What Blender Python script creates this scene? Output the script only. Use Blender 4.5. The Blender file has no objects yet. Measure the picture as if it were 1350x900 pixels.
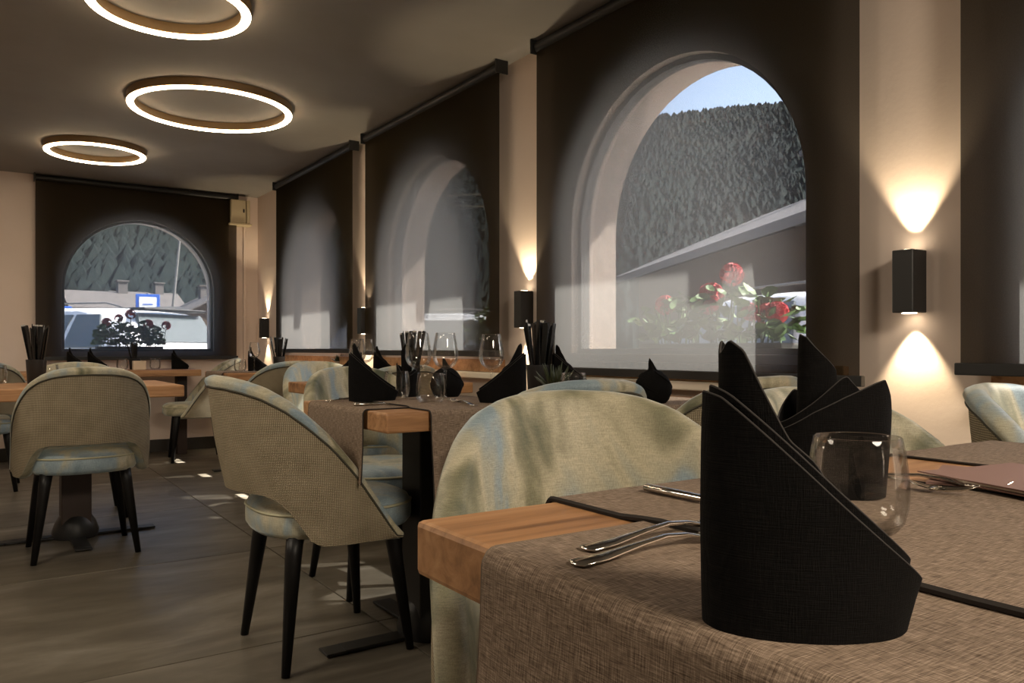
import bpy, bmesh, math, random
from mathutils import Vector, Matrix, noise
R = math.radians
PI = math.pi
random.seed(7)
scene = bpy.context.scene
COL = scene.collection

# ------------------------------------------------------------------ camera
cam_d = bpy.data.cameras.new('camera')
cam = bpy.data.objects.new('camera', cam_d)
COL.objects.link(cam)
cam_d.sensor_width = 36.0
cam_d.lens = 28.0
cam_d.shift_y = 10.0/1350.0
cam_d.clip_start = 0.02
cam_d.clip_end = 600
cam.location = (0, 0, 0.925)
cam.rotation_euler = (R(90), 0, R(-34.1))
scene.camera = cam

# ------------------------------------------------------------------ world, sun, exposure
w = bpy.data.worlds.new('sky')
scene.world = w
w.use_nodes = True
wn = w.node_tree
wn.nodes.clear()
wo = wn.nodes.new('ShaderNodeOutputWorld')
wb = wn.nodes.new('ShaderNodeBackground')
sk = wn.nodes.new('ShaderNodeTexSky')
sk.sky_type = 'NISHITA'
sk.sun_disc = False
sk.sun_elevation = R(45)
sk.sun_rotation = R(112)
sk.air_density = 1.0
sk.dust_density = 3.0
wn.links.new(sk.outputs[0], wb.inputs[0])
wb.inputs[1].default_value = 1.05
wn.links.new(wb.outputs[0], wo.inputs[0])

def sunlamp():
    d = bpy.data.lights.new('sun', 'SUN')
    d.energy = 44.0
    d.angle = R(0.6)
    d.color = (1.0, 0.95, 0.86)
    o = bpy.data.objects.new('sun', d)
    COL.objects.link(o)
    v = Vector((-1, 0.42, -1.07))
    o.rotation_euler = v.to_track_quat('-Z', 'Y').to_euler()
    o.location = (8, -3, 9)
sunlamp()

def area(name, loc, target, size, energy, color):
    d = bpy.data.lights.new(name, 'AREA')
    d.energy = energy
    d.size = size
    d.color = color
    d.shape = 'DISK'
    o = bpy.data.objects.new(name, d)
    COL.objects.link(o)
    o.location = loc
    o.rotation_euler = (Vector(target)-Vector(loc)).to_track_quat('-Z', 'Y').to_euler()
# unseen fill lights, added to stand for lamps elsewhere in the room
area('fill_light_behind', (0.7, -1.4, 2.3), (0.8, -0.6, 0), 0.9, 48, (1.0, 0.86, 0.68))
area('fill_light_aisle', (-1.2, 2.2, 2.3), (-1.2, 2.2, 0), 0.9, 22, (1.0, 0.86, 0.68))
area('fill_light_rear', (-2.2, 5.4, 2.3), (-2.2, 5.4, 0), 0.9, 26, (1.0, 0.86, 0.68))

vs = scene.view_settings
vs.view_transform = 'Standard'
vs.look = 'None'
vs.gamma = 1
vs.exposure = 1.0
vs.use_curve_mapping = False
scene.cycles.max_bounces = 10
scene.cycles.transparent_max_bounces = 24
scene.cycles.use_denoising = True

# ------------------------------------------------------------------ materials
def mat(name):
    m = bpy.data.materials.new(name)
    m.use_nodes = True
    nt = m.node_tree
    return m, nt, nt.nodes['Principled BSDF'], nt.nodes['Material Output']

def N(nt, t, **kw):
    n = nt.nodes.new(t)
    for k, v in kw.items():
        setattr(n, k, v)
    return n

def simple(name, col, rough=0.5, metal=0.0, spec=0.5):
    m, nt, p, o = mat(name)
    p.inputs['Base Color'].default_value = (*col, 1)
    p.inputs['Roughness'].default_value = rough
    p.inputs['Metallic'].default_value = metal
    p.inputs['Specular IOR Level'].default_value = spec
    return m

def coords(nt, kind='Object', scale=(1, 1, 1)):
    tc = N(nt, 'ShaderNodeTexCoord')
    mp = N(nt, 'ShaderNodeMapping')
    mp.inputs['Scale'].default_value = scale
    nt.links.new(tc.outputs[kind], mp.inputs[0])
    return mp.outputs[0]

def noise_node(nt, vec, scale, detail=4, rough=0.55, dist=0.0):
    n = N(nt, 'ShaderNodeTexNoise')
    n.inputs['Scale'].default_value = scale
    n.inputs['Detail'].default_value = detail
    n.inputs['Roughness'].default_value = rough
    n.inputs['Distortion'].default_value = dist
    if vec is not None:
        nt.links.new(vec, n.inputs['Vector'])
    return n

def ramp(nt, fac, stops):
    r = N(nt, 'ShaderNodeValToRGB')
    e = r.color_ramp.elements
    while len(e) < len(stops):
        e.new(0.5)
    for el, (p, c) in zip(e, stops):
        el.position = p
        el.color = (*c, 1)
    nt.links.new(fac, r.inputs[0])
    return r.outputs[0]

def bump(nt, p, height, strength=0.3, dist=0.01):
    b = N(nt, 'ShaderNodeBump')
    b.inputs['Strength'].default_value = strength
    b.inputs['Distance'].default_value = dist
    nt.links.new(height, b.inputs['Height'])
    nt.links.new(b.outputs[0], p.inputs['Normal'])

def plaster(name, c0, c1, bs=0.12):
    m, nt, p, o = mat(name)
    v = coords(nt)
    n = noise_node(nt, v, 2.2, 5)
    nt.links.new(ramp(nt, n.outputs[0], [(0.3, c0), (0.7, c1)]), p.inputs['Base Color'])
    p.inputs['Roughness'].default_value = 0.85
    n2 = noise_node(nt, v, 60, 3)
    bump(nt, p, n2.outputs[0], bs, 0.004)
    return m
M_WALL = plaster('cream_plaster', (0.74, 0.615, 0.53), (0.79, 0.66, 0.575))
M_CEIL = plaster('grey_ceiling_paint', (0.25, 0.235, 0.215), (0.29, 0.272, 0.25), 0.05)
M_OUTWALL = plaster('white_render', (0.78, 0.77, 0.74), (0.84, 0.83, 0.8))
M_SILL = plaster('pale_sill_plaster', (0.72, 0.66, 0.55), (0.78, 0.72, 0.6), 0.05)

def tile_mat():
    m, nt, p, o = mat('stone_floor_tile')
    g = N(nt, 'ShaderNodeNewGeometry')
    mp = N(nt, 'ShaderNodeMapping')
    mp.inputs['Scale'].default_value = (0.75, 2.2, 1)
    mp.inputs['Rotation'].default_value = (0, 0, R(18))
    nt.links.new(g.outputs['Position'], mp.inputs[0])
    oi = N(nt, 'ShaderNodeObjectInfo')
    ad = N(nt, 'ShaderNodeVectorMath', operation='ADD')
    sc = N(nt, 'ShaderNodeVectorMath', operation='SCALE')
    cx = N(nt, 'ShaderNodeCombineXYZ')
    nt.links.new(oi.outputs['Random'], cx.inputs[0])
    nt.links.new(oi.outputs['Random'], cx.inputs[1])
    nt.links.new(cx.outputs[0], sc.inputs[0])
    sc.inputs['Scale'].default_value = 23.0
    nt.links.new(mp.outputs[0], ad.inputs[0])
    nt.links.new(sc.outputs[0], ad.inputs[1])
    n = noise_node(nt, ad.outputs[0], 1.5, 8, 0.62, 1.4)
    c = ramp(nt, n.outputs[0], [(0.25, (0.055, 0.045, 0.032)), (0.5, (0.105, 0.09, 0.068)), (0.62, (0.15, 0.132, 0.105)), (0.8, (0.23, 0.21, 0.18))])
    nt.links.new(c, p.inputs['Base Color'])
    n2 = noise_node(nt, ad.outputs[0], 6, 5)
    rr = N(nt, 'ShaderNodeMapRange')
    rr.inputs[3].default_value = 0.24
    rr.inputs[4].default_value = 0.5
    nt.links.new(n2.outputs[0], rr.inputs[0])
    nt.links.new(rr.outputs[0], p.inputs['Roughness'])
    bump(nt, p, n.outputs[0], 0.12, 0.006)
    return m
M_TILE = tile_mat()
M_GROUT = simple('dark_grout', (0.035, 0.03, 0.025), 0.9)

def oak(name='oiled_oak', tint=1.0):
    m, nt, p, o = mat(name)
    v = coords(nt, 'Object', (2.0, 26, 26))
    n = noise_node(nt, v, 1.6, 6, 0.6, 0.6)
    v2 = coords(nt, 'Object', (0.9, 6, 6))
    n2 = noise_node(nt, v2, 1.4, 3, 0.5, 0.8)
    mx = N(nt, 'ShaderNodeMix', data_type='FLOAT')
    mx.inputs[0].default_value = 0.45
    nt.links.new(n.outputs[0], mx.inputs[2])
    nt.links.new(n2.outputs[0], mx.inputs[3])
    t = tint
    c = ramp(nt, mx.outputs[0], [(0.30, (0.15*t, 0.068*t, 0.025*t)), (0.48, (0.40*t, 0.20*t, 0.085*t)), (0.70, (0.60*t, 0.35*t, 0.17*t))])
    nt.links.new(c, p.inputs['Base Color'])
    p.inputs['Roughness'].default_value = 0.5
    bump(nt, p, n.outputs[0], 0.15, 0.003)
    return m
M_OAK = oak()
M_WINWOOD = oak('window_wood', 0.95)
M_DARKWOOD = simple('dark_stained_wood', (0.035, 0.018, 0.012), 0.45)
M_LEG = simple('black_lacquered_wood', (0.005, 0.0045, 0.0045), 0.45, 0, 0.3)
M_BLACK = simple('black_metal', (0.012, 0.012, 0.012), 0.45, 0.0)
M_BASE = simple('dark_skirting', (0.03, 0.025, 0.02), 0.5)
M_STEEL = simple('polished_steel', (0.72, 0.68, 0.62), 0.16, 1.0)
M_GREYFRAME = simple('grey_window_frame', (0.16, 0.155, 0.15), 0.5)
M_CREAMBOX = simple('cream_plastic', (0.62, 0.52, 0.33), 0.5)

def velvet():
    m, nt, p, o = mat('crushed_velvet')
    v = coords(nt, 'Object', (1.25, 1.25, 0.55))
    oi = N(nt, 'ShaderNodeObjectInfo')
    n = noise_node(nt, v, 3.6, 3, 0.6, 0.9)
    n.noise_dimensions = '4D'
    ml = N(nt, 'ShaderNodeMath', operation='MULTIPLY')
    ml.inputs[1].default_value = 40
    nt.links.new(oi.outputs['Random'], ml.inputs[0])
    nt.links.new(ml.outputs[0], n.inputs['W'])
    c = ramp(nt, n.outputs[0], [(0.30, (0.06, 0.07, 0.04)), (0.40, (0.24, 0.225, 0.14)), (0.47, (0.48, 0.43, 0.30)), (0.53, (0.37, 0.36, 0.28)), (0.585, (0.26, 0.33, 0.365)), (0.78, (0.12, 0.185, 0.22))])  # olive and cream pile, with the blue sheen of sky light painted in
    vt = coords(nt, 'Object', (60, 60, 1100))
    nt1 = noise_node(nt, vt, 1, 2)
    vt2 = coords(nt, 'Object', (760, 760, 50))
    nt2 = noise_node(nt, vt2, 1, 2)
    ad = N(nt, 'ShaderNodeMath', operation='ADD')
    nt.links.new(nt1.outputs[0], ad.inputs[0])
    nt.links.new(nt2.outputs[0], ad.inputs[1])
    mr = N(nt, 'ShaderNodeMapRange')
    mr.inputs[1].default_value = 0.6
    mr.inputs[2].default_value = 1.4
    mr.inputs[3].default_value = 0.62
    mr.inputs[4].default_value = 1.3
    nt.links.new(ad.outputs[0], mr.inputs[0])
    mu = N(nt, 'ShaderNodeMix', data_type='RGBA', blend_type='MULTIPLY')
    mu.inputs[0].default_value = 1
    nt.links.new(c, mu.inputs[6])
    nt.links.new(mr.outputs[0], mu.inputs[7])
    nt.links.new(mu.outputs[2], p.inputs['Base Color'])
    p.inputs['Roughness'].default_value = 0.55
    p.inputs['Sheen Weight'].default_value = 0.7
    p.inputs['Sheen Roughness'].default_value = 0.35
    p.inputs['Sheen Tint'].default_value = (0.75, 0.85, 0.85, 1)
    bump(nt, p, ad.outputs[0], 0.15, 0.002)
    return m
M_VELVET = velvet()

def woven(name, c0, c1, cell, bs=0.6, uv=True):
    m, nt, p, o = mat(name)
    v = coords(nt, 'UV' if uv else 'Object')
    def wave(d):
        wv = N(nt, 'ShaderNodeTexWave', wave_type='BANDS', bands_direction=d, wave_profile='SIN')
        wv.inputs['Scale'].default_value = cell
        wv.inputs['Distortion'].default_value = 0.6
        wv.inputs['Detail'].default_value = 1
        nt.links.new(v, wv.inputs['Vector'])
        return wv.outputs['Fac']
    mlt = N(nt, 'ShaderNodeMath', operation='MULTIPLY')
    nt.links.new(wave('X'), mlt.inputs[0])
    nt.links.new(wave('Y'), mlt.inputs[1])
    n = noise_node(nt, v, 14, 3)
    ad = N(nt, 'ShaderNodeMath', operation='MULTIPLY_ADD')
    ad.inputs[1].default_value = 0.35
    nt.links.new(n.outputs[0], ad.inputs[0])
    nt.links.new(mlt.outputs[0], ad.inputs[2])
    nt.links.new(ramp(nt, ad.outputs[0], [(0.1, c0), (0.75, c1)]), p.inputs['Base Color'])
    p.inputs['Roughness'].default_value = 0.9
    p.inputs['Specular IOR Level'].default_value = 0.2
    bump(nt, p, mlt.outputs[0], bs, 0.004)
    return m
M_WOVEN = woven('basket_weave_upholstery', (0.12, 0.095, 0.058), (0.50, 0.42, 0.29), 66)

def linen(name, dark, mid, light, scale=1.0):
    m, nt, p, o = mat(name)
    va = coords(nt, 'UV', (25*scale, 420*scale, 1))
    vb = coords(nt, 'UV', (420*scale, 25*scale, 1))
    a = noise_node(nt, va, 1, 3, 0.6)
    b = noise_node(nt, vb, 1, 3, 0.6)
    ad = N(nt, 'ShaderNodeMath', operation='ADD')
    nt.links.new(a.outputs[0], ad.inputs[0])
    nt.links.new(b.outputs[0], ad.inputs[1])
    hf = N(nt, 'ShaderNodeMath', operation='MULTIPLY')
    hf.inputs[1].default_value = 0.5
    nt.links.new(ad.outputs[0], hf.inputs[0])
    nt.links.new(ramp(nt, hf.outputs[0], [(0.36, dark), (0.5, mid), (0.64, light)]), p.inputs['Base Color'])
    p.inputs['Roughness'].default_value = 0.92
    p.inputs['Specular IOR Level'].default_value = 0.15
    bump(nt, p, hf.outputs[0], 0.5, 0.003)
    return m
M_RUNNER = linen('taupe_linen', (0.085, 0.058, 0.04), (0.225, 0.165, 0.12), (0.42, 0.32, 0.24), 2.2)
M_HEMPALE = simple('taupe_hem', (0.17, 0.125, 0.09), 0.9)
M_HEM = simple('dark_hem', (0.02, 0.015, 0.012), 0.9)
M_NAPKIN = linen('black_linen', (0.001, 0.001, 0.001), (0.0028, 0.0024, 0.0023), (0.007, 0.006, 0.0055), 2.6)
M_MENU = simple('brown_menu_card', (0.27, 0.155, 0.125), 0.55)
M_PAPER = simple('cream_paper', (0.68, 0.58, 0.47), 0.7)
M_SLEEVE = simple('glossy_black_paper', (0.01, 0.01, 0.01), 0.22)
M_SLEEVETIP = simple('pale_paper_tip', (0.55, 0.52, 0.48), 0.5)

def thin_glass(name, tint, base_refl, boost):
    m, nt, p, o = mat(name)
    nt.nodes.remove(p)
    tr = N(nt, 'ShaderNodeBsdfTransparent')
    tr.inputs[0].default_value = (*tint, 1)
    gl = N(nt, 'ShaderNodeBsdfGlossy')
    gl.inputs['Roughness'].default_value = 0.02
    lw = N(nt, 'ShaderNodeLayerWeight')
    lw.inputs[0].default_value = 0.25
    mr = N(nt, 'ShaderNodeMapRange')
    mr.inputs[3].default_value = base_refl
    mr.inputs[4].default_value = boost
    nt.links.new(lw.outputs['Fresnel'], mr.inputs[0])
    mx = N(nt, 'ShaderNodeMixShader')
    nt.links.new(mr.outputs[0], mx.inputs[0])
    nt.links.new(tr.outputs[0], mx.inputs[1])
    nt.links.new(gl.outputs[0], mx.inputs[2])
    nt.links.new(mx.outputs[0], o.inputs[0])
    return m
M_PANE = thin_glass('window_glass', (0.97, 0.98, 0.98), 0.02, 0.5)
M_GLASS = thin_glass('drinking_glass', (0.985, 0.985, 0.98), 0.02, 0.5)
M_CARGLASS = simple('tinted_car_glass', (0.10, 0.12, 0.13), 0.08)

def screen_fabric():
    # open weave: seen square on it lets a tenth of the light through, seen along the cloth the yarns close up
    m, nt, p, o = mat('screen_blind_fabric')
    nt.nodes.remove(p)
    v = coords(nt, 'Object', (1, 1, 1))
    n = noise_node(nt, v, 260, 2)
    tr = N(nt, 'ShaderNodeBsdfTransparent')
    di = N(nt, 'ShaderNodeBsdfDiffuse')
    di.inputs[0].default_value = (0.014, 0.0095, 0.0032, 1)
    tl = N(nt, 'ShaderNodeBsdfTranslucent')
    tl.inputs[0].default_value = (0.025, 0.0248, 0.0242, 1)
    ad = N(nt, 'ShaderNodeAddShader')
    lw = N(nt, 'ShaderNodeLayerWeight')
    lw.inputs[0].default_value = 0.5
    mr = N(nt, 'ShaderNodeMapRange')
    mr.interpolation_type = 'SMOOTHSTEP'
    mr.inputs[1].default_value = 0.18
    mr.inputs[2].default_value = 0.76
    mr.inputs[3].default_value = 0.115
    mr.inputs[4].default_value = 0.006
    nt.links.new(lw.outputs['Facing'], mr.inputs[0])
    m2 = N(nt, 'ShaderNodeMapRange')
    m2.inputs[3].default_value = 0.8
    m2.inputs[4].default_value = 1.2
    nt.links.new(n.outputs[0], m2.inputs[0])
    mu = N(nt, 'ShaderNodeMath', operation='MULTIPLY')
    nt.links.new(mr.outputs[0], mu.inputs[0])
    nt.links.new(m2.outputs[0], mu.inputs[1])
    mx = N(nt, 'ShaderNodeMixShader')
    nt.links.new(mu.outputs[0], mx.inputs[0])
    nt.links.new(di.outputs[0], ad.inputs[0])
    nt.links.new(tl.outputs[0], ad.inputs[1])
    nt.links.new(ad.outputs[0], mx.inputs[1])
    nt.links.new(tr.outputs[0], mx.inputs[2])
    nt.links.new(mx.outputs[0], o.inputs[0])
    return m
M_SCREEN = screen_fabric()

def emit(name, col, s):
    m, nt, p, o = mat(name)
    p.inputs['Base Color'].default_value = (*col, 1)
    p.inputs['Emission Color'].default_value = (*col, 1)
    p.inputs['Emission Strength'].default_value = s
    return m
M_RING = emit('warm_led_diffuser', (1.0, 0.80, 0.54), 11.0)
M_RINGBODY = simple('bronze_ring_body', (0.24, 0.15, 0.065), 0.5, 0.3)
M_LED = emit('warm_led_lens', (1.0, 0.82, 0.58), 6.0)

# outdoors
def ground_mat():
    m, nt, p, o = mat('asphalt_yard')
    n = noise_node(nt, coords(nt), 1.3, 6)
    nt.links.new(ramp(nt, n.outputs[0], [(0.3, (0.16, 0.16, 0.16)), (0.7, (0.25, 0.245, 0.24))]), p.inputs['Base Color'])
    p.inputs['Roughness'].default_value = 0.9
    return m
M_GROUND = ground_mat()
def hill_mat():
    m, nt, p, o = mat('forest_floor')
    n = noise_node(nt, coords(nt), 0.2, 6, 0.7)
    nt.links.new(ramp(nt, n.outputs[0], [(0.3, (0.022, 0.034, 0.026)), (0.7, (0.04, 0.055, 0.04))]), p.inputs['Base Color'])
    p.inputs['Specular IOR Level'].default_value = 0.03
    p.inputs['Roughness'].default_value = 0.95
    return m
M_HILL = hill_mat()
def conifer_mat():
    m, nt, p, o = mat('conifer_needles')
    n = noise_node(nt, coords(nt), 0.16, 5, 0.7)
    nt.links.new(ramp(nt, n.outputs[0], [(0.3, (0.012, 0.017, 0.018)), (0.55, (0.016, 0.023, 0.023)), (0.75, (0.022, 0.029, 0.027))]), p.inputs['Base Color'])
    p.inputs['Specular IOR Level'].default_value = 0.03
    p.inputs['Roughness'].default_value = 0.9
    g = N(nt, 'ShaderNodeNewGeometry')
    mxn = N(nt, 'ShaderNodeMix', data_type='VECTOR')
    mxn.inputs[0].default_value = 0.85
    nt.links.new(g.outputs['Normal'], mxn.inputs[4])
    mxn.inputs[5].default_value = (0.15, -0.1, 1)
    nrm = N(nt, 'ShaderNodeVectorMath', operation='NORMALIZE')
    nt.links.new(mxn.outputs[1], nrm.inputs[0])
    nt.links.new(nrm.outputs[0], p.inputs['Normal'])
    return m
M_CONIFER = conifer_mat()
M_CARPAINT = simple('white_car_paint', (0.82, 0.83, 0.84), 0.18)
M_CARDARK = simple('car_black_trim', (0.015, 0.015, 0.016), 0.5)
M_TAIL = simple('red_lens', (0.35, 0.01, 0.01), 0.2)
M_ROOF = simple('weathered_grey_roof', (0.11, 0.10, 0.097), 0.85)
M_HOUSE = simple('brown_timber_wall', (0.075, 0.05, 0.036), 0.8)
M_SIGNBLUE = simple('blue_sign_paint', (0.03, 0.12, 0.5), 0.5)
M_SIGNWHITE = simple('white_sign_paint', (0.85, 0.87, 0.9), 0.5)
M_LEAF = simple('geranium_leaf', (0.07, 0.15, 0.035), 0.6)
M_FLOWER = simple('red_geranium_petals', (0.62, 0.03, 0.05), 0.6)
M_PLANTER = simple('dark_planter', (0.035, 0.035, 0.03), 0.7)
M_SUCC = simple('succulent_leaf', (0.035, 0.045, 0.018), 0.5)
M_POT = simple('grey_pot', (0.25, 0.2, 0.15), 0.7)
M_WBOX = simple('pale_card_box', (0.62, 0.5, 0.36), 0.7)

# ------------------------------------------------------------------ object helpers
def link(name, me, parent=None, m=None, smooth=False):
    o = bpy.data.objects.new(name, me)
    COL.objects.link(o)
    if parent is not None:
        o.parent = parent
    if m is not None:
        me.materials.append(m)
    if smooth:
        for p in me.polygons:
            p.use_smooth = True
    return o

def tag(o, label=None, cat=None, group=None, kind=None):
    if label: o['label'] = label
    if cat: o['category'] = cat
    if group: o['group'] = group
    if kind: o['kind'] = kind
    return o

def empty(name, loc, rz=0, label=None, cat=None, group=None):
    o = bpy.data.objects.new(name, None)
    o.empty_display_size = 0.1
    COL.objects.link(o)
    o.location = loc
    o.rotation_euler = (0, 0, rz)
    tag(o, label, cat, group)
    return o

def copy_tree(o, parent=None):
    c = o.copy()
    COL.objects.link(c)
    if parent is not None:
        c.parent = parent
    for ch in [x for x in o.children]:
        copy_tree(ch, c)
    return c

class MB:
    """collects shapes, then links them as ONE mesh object"""
    def __init__(s):
        s.v = []; s.f = []; s.uv = []
    def add(s, vs_, fs_):
        b = len(s.v)
        s.v += [tuple(v) for v in vs_]
        s.f += [tuple(i+b for i in f) for f in fs_]
    def box(s, x0, x1, y0, y1, z0, z1, M=None):
        vs_ = [Vector((x, y, z)) for z in (z0, z1) for y in (y0, y1) for x in (x0, x1)]
        if M: vs_ = [M @ v for v in vs_]
        s.add(vs_, [(0, 2, 3, 1), (4, 5, 7, 6), (0, 1, 5, 4), (2, 6, 7, 3), (0, 4, 6, 2), (1, 3, 7, 5)])
    def rbox(s, x0, x1, y0, y1, z0, z1, r=0.005, seg=2, M=None):
        bm = bmesh.new()
        bmesh.ops.create_cube(bm, size=1)
        for v in bm.verts:
            v.co = Vector(((x0+x1)/2+v.co.x*(x1-x0), (y0+y1)/2+v.co.y*(y1-y0), (z0+z1)/2+v.co.z*(z1-z0)))
        bmesh.ops.bevel(bm, geom=list(bm.edges), offset=r, segments=seg, affect='EDGES', profile=0.5)
        bm.verts.index_update()
        vs_ = [v.co.copy() for v in bm.verts]
        if M: vs_ = [M @ v for v in vs_]
        s.add(vs_, [tuple(v.index for v in f.verts) for f in bm.faces])
        bm.free()
    def tube(s, pts, rad, n=8, closed=False, cap=True):
        pts = [Vector(p) for p in pts]
        k = len(pts)
        if not hasattr(rad, '__len__'): rad = [rad]*k
        rings = []
        prev = None
        for i, p in enumerate(pts):
            a = pts[(i-1) % k] if (closed or i > 0) else p
            c = pts[(i+1) % k] if (closed or i < k-1) else p
            t = (c-a).normalized()
            if prev is None:
                u = t.orthogonal().normalized()
            else:
                u = (prev - t*prev.dot(t))
                u = u.normalized() if u.length > 1e-6 else t.orthogonal().normalized()
            prev = u
            w_ = t.cross(u)
            rings.append([p + (u*math.cos(2*PI*j/n) + w_*math.sin(2*PI*j/n))*rad[i] for j in range(n)])
        fs_ = []
        m_ = k if closed else k-1
        for i in range(m_):
            for j in range(n):
                a = i*n+j; b = i*n+(j+1) % n
                c = ((i+1) % k)*n+(j+1) % n; d = ((i+1) % k)*n+j
                fs_.append((a, b, c, d))
        if cap and not closed:
            fs_.append(tuple(reversed(range(n))))
            fs_.append(tuple((k-1)*n+j for j in range(n)))
        s.add([v for r_ in rings for v in r_], fs_)
    def lathe(s, prof, n=24, c=(0, 0, 0), capb=True, capt=False):
        vs_ = []; fs_ = []
        for (r, z) in prof:
            for j in range(n):
                a = 2*PI*j/n
                vs_.append((c[0]+r*math.cos(a), c[1]+r*math.sin(a), c[2]+z))
        for i in range(len(prof)-1):
            for j in range(n):
                fs_.append((i*n+j, i*n+(j+1) % n, (i+1)*n+(j+1) % n, (i+1)*n+j))
        if capb: fs_.append(tuple(reversed(range(n))))
        if capt: fs_.append(tuple((len(prof)-1)*n+j for j in range(n)))
        s.add(vs_, fs_)
    def grid(s, P, flip=False):
        """P[i][j] points"""
        ni = len(P); nj = len(P[0])
        fs_ = []
        for i in range(ni-1):
            for j in range(nj-1):
                q = (i*nj+j, (i+1)*nj+j, (i+1)*nj+j+1, i*nj+j+1)
                fs_.append(tuple(reversed(q)) if flip else q)
        s.add([p for r_ in P for p in r_], fs_)
    def mesh(s, name):
        me = bpy.data.meshes.new(name)
        me.from_pydata([tuple(v) for v in s.v], [], s.f)
        me.update()
        return me
    def build(s, name, m, parent=None, smooth=False, fix=True):
        me = s.mesh(name)
        if fix:
            bm = bmesh.new(); bm.from_mesh(me)
            bmesh.ops.recalc_face_normals(bm, faces=list(bm.faces))
            bm.to_mesh(me); bm.free()
        o = link(name, me, parent, m, smooth)
        if smooth:
            me.set_sharp_from_angle(angle=R(42)) if hasattr(me, 'set_sharp_from_angle') else None
        return o

def add_uv(o, fn):
    me = o.data
    uvl = me.uv_layers.new(name='UVMap')
    for lp in me.loops:
        uvl.data[lp.index].uv = fn(me.vertices[lp.vertex_index].co)

# ------------------------------------------------------------------ room shell
XW = 2.28            # inner face of the window wall
XO = 2.55            # outer face
YB = 7.75            # inner face of the back wall
YBO = 8.02
HC = 2.385
XL = -5.0
YF = -4.0
WIN_W = 0.6225
Z0, ZS = 0.905, 1.452          # bottom and spring line of the arched windows
WINC = [0.305, 2.2575, 4.2075, 6.1575]

def arch_outline(half, zb, zs, n=28):
    pts = [(-half, zb), (-half, (zb+zs)/2), (-half, zs)]
    for i in range(1, n):
        a = PI - PI*i/n
        pts.append((half*math.cos(a), zs+half*math.sin(a)))
    pts += [(half, zs), (half, (zb+zs)/2), (half, zb)]
    return pts

def arch_wall(mb, conv, u0, u1, uc, t0, t1):
    """one bay of wall with an arched opening; conv(u, t, z) -> world"""
    ol = arch_outline(WIN_W, Z0, ZS)
    def outer(p):
        u, z = p
        if z <= ZS + 1e-6:
            return (u0-uc if u < 0 else u1-uc, z)
        dx, dz = u, z-ZS
        k = 1e9
        if dx < -1e-6: k = min(k, (u0-uc)/dx)
        if dx > 1e-6: k = min(k, (u1-uc)/dx)
        if dz > 1e-6: k = min(k, (HC-ZS)/dz)
        return (dx*k, ZS+dz*k)
    ou = [outer(p) for p in ol]
    # insert true corners
    for t, flip in ((t0, False), (t1, True)):
        vs_ = [conv(uc+p[0], t, p[1]) for p in ol] + [conv(uc+p[0], t, p[1]) for p in ou]
        k = len(ol)
        fs_ = []
        for i in range(k-1):
            fs_.append((i, i+1, k+i+1, k+i))
        # corner triangles
        for i in range(k-1):
            a, b = ou[i], ou[i+1]
            if abs(a[0]-b[0]) > 1e-6 and abs(a[1]-b[1]) > 1e-6:
                cx = (u0-uc) if a[0] < 0 else (u1-uc)
                vs_.append(conv(uc+cx, t, HC))
                fs_.append((k+i, k+i+1, len(vs_)-1))
        vs_ += [conv(u0, t, 0), conv(u1, t, 0), conv(u1, t, Z0), conv(u0, t, Z0)]
        nb = len(vs_)-4
        fs_.append((nb, nb+1, nb+2, nb+3))
        mb.add(vs_, fs_)
    # reveal
    vs_ = [conv(uc+p[0], t0, p[1]) for p in ol] + [conv(uc+p[0], t1, p[1]) for p in ol]
    k = len(ol)
    mb.add(vs_, [(i, (i+1) % k, k+(i+1) % k, k+i) for i in range(k)])

def bay_box(mb, conv, u0, u1, t0, t1):
    P = [conv(u, t, z) for z in (0, HC) for t in (t0, t1) for u in (u0, u1)]
    mb.add(P, [(0, 2, 3, 1), (4, 5, 7, 6), (0, 1, 5, 4), (2, 6, 7, 3), (0, 4, 6, 2), (1, 3, 7, 5)])

mb = MB()
convR = lambda u, t, z: (t, u, z)
edges = [-0.67] + [(WINC[i]+WINC[i+1])/2 for i in range(3)] + [YBO]
for i in range(4):
    arch_wall(mb, convR, edges[i], edges[i+1], WINC[i], XW, XO)
bay_box(mb, convR, YF-0.2, -0.67, XW, XO)
o = mb.build('wall_right', M_WALL); tag(o, kind='structure')

XBC = 1.25
mb = MB()
convB = lambda u, t, z: (u, t, z)
arch_wall(mb, convB, 0.2, XW, XBC, YB, YBO)
bay_box(mb, convB, XL-0.2, 0.2, YB, YBO)
o = mb.build('wall_back', M_WALL); tag(o, kind='structure')
mb = MB(); mb.box(XL-0.2, XL, YF-0.2, YB, 0, HC); o = mb.build('wall_left', M_WALL); tag(o, kind='structure')
mb = MB(); mb.box(XL, XW, YF-0.2, YF, 0, HC); o = mb.build('wall_front', M_WALL); tag(o, kind='structure')
mb = MB(); mb.box(XL-0.2, XO, YF-0.2, YBO, HC, HC+0.2); o = mb.build('ceiling', M_CEIL); tag(o, kind='structure')
mb = MB(); mb.box(XL-0.2, XO, YF-0.2, YBO, -0.08, -0.006); floor = mb.build('floor', M_GROUT); tag(floor, kind='structure')
mb = MB(); mb.box(XL, XW-0.016, YB-0.016, YB-0.0005, 0, 0.11); o = mb.build('baseboard_back', M_BASE); tag(o, kind='structure')
mb = MB(); mb.box(XW-0.016, XW-0.0005, YF, YB-0.016, 0, 0.11); o = mb.build('baseboard_right', M_BASE); tag(o, kind='structure')

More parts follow.
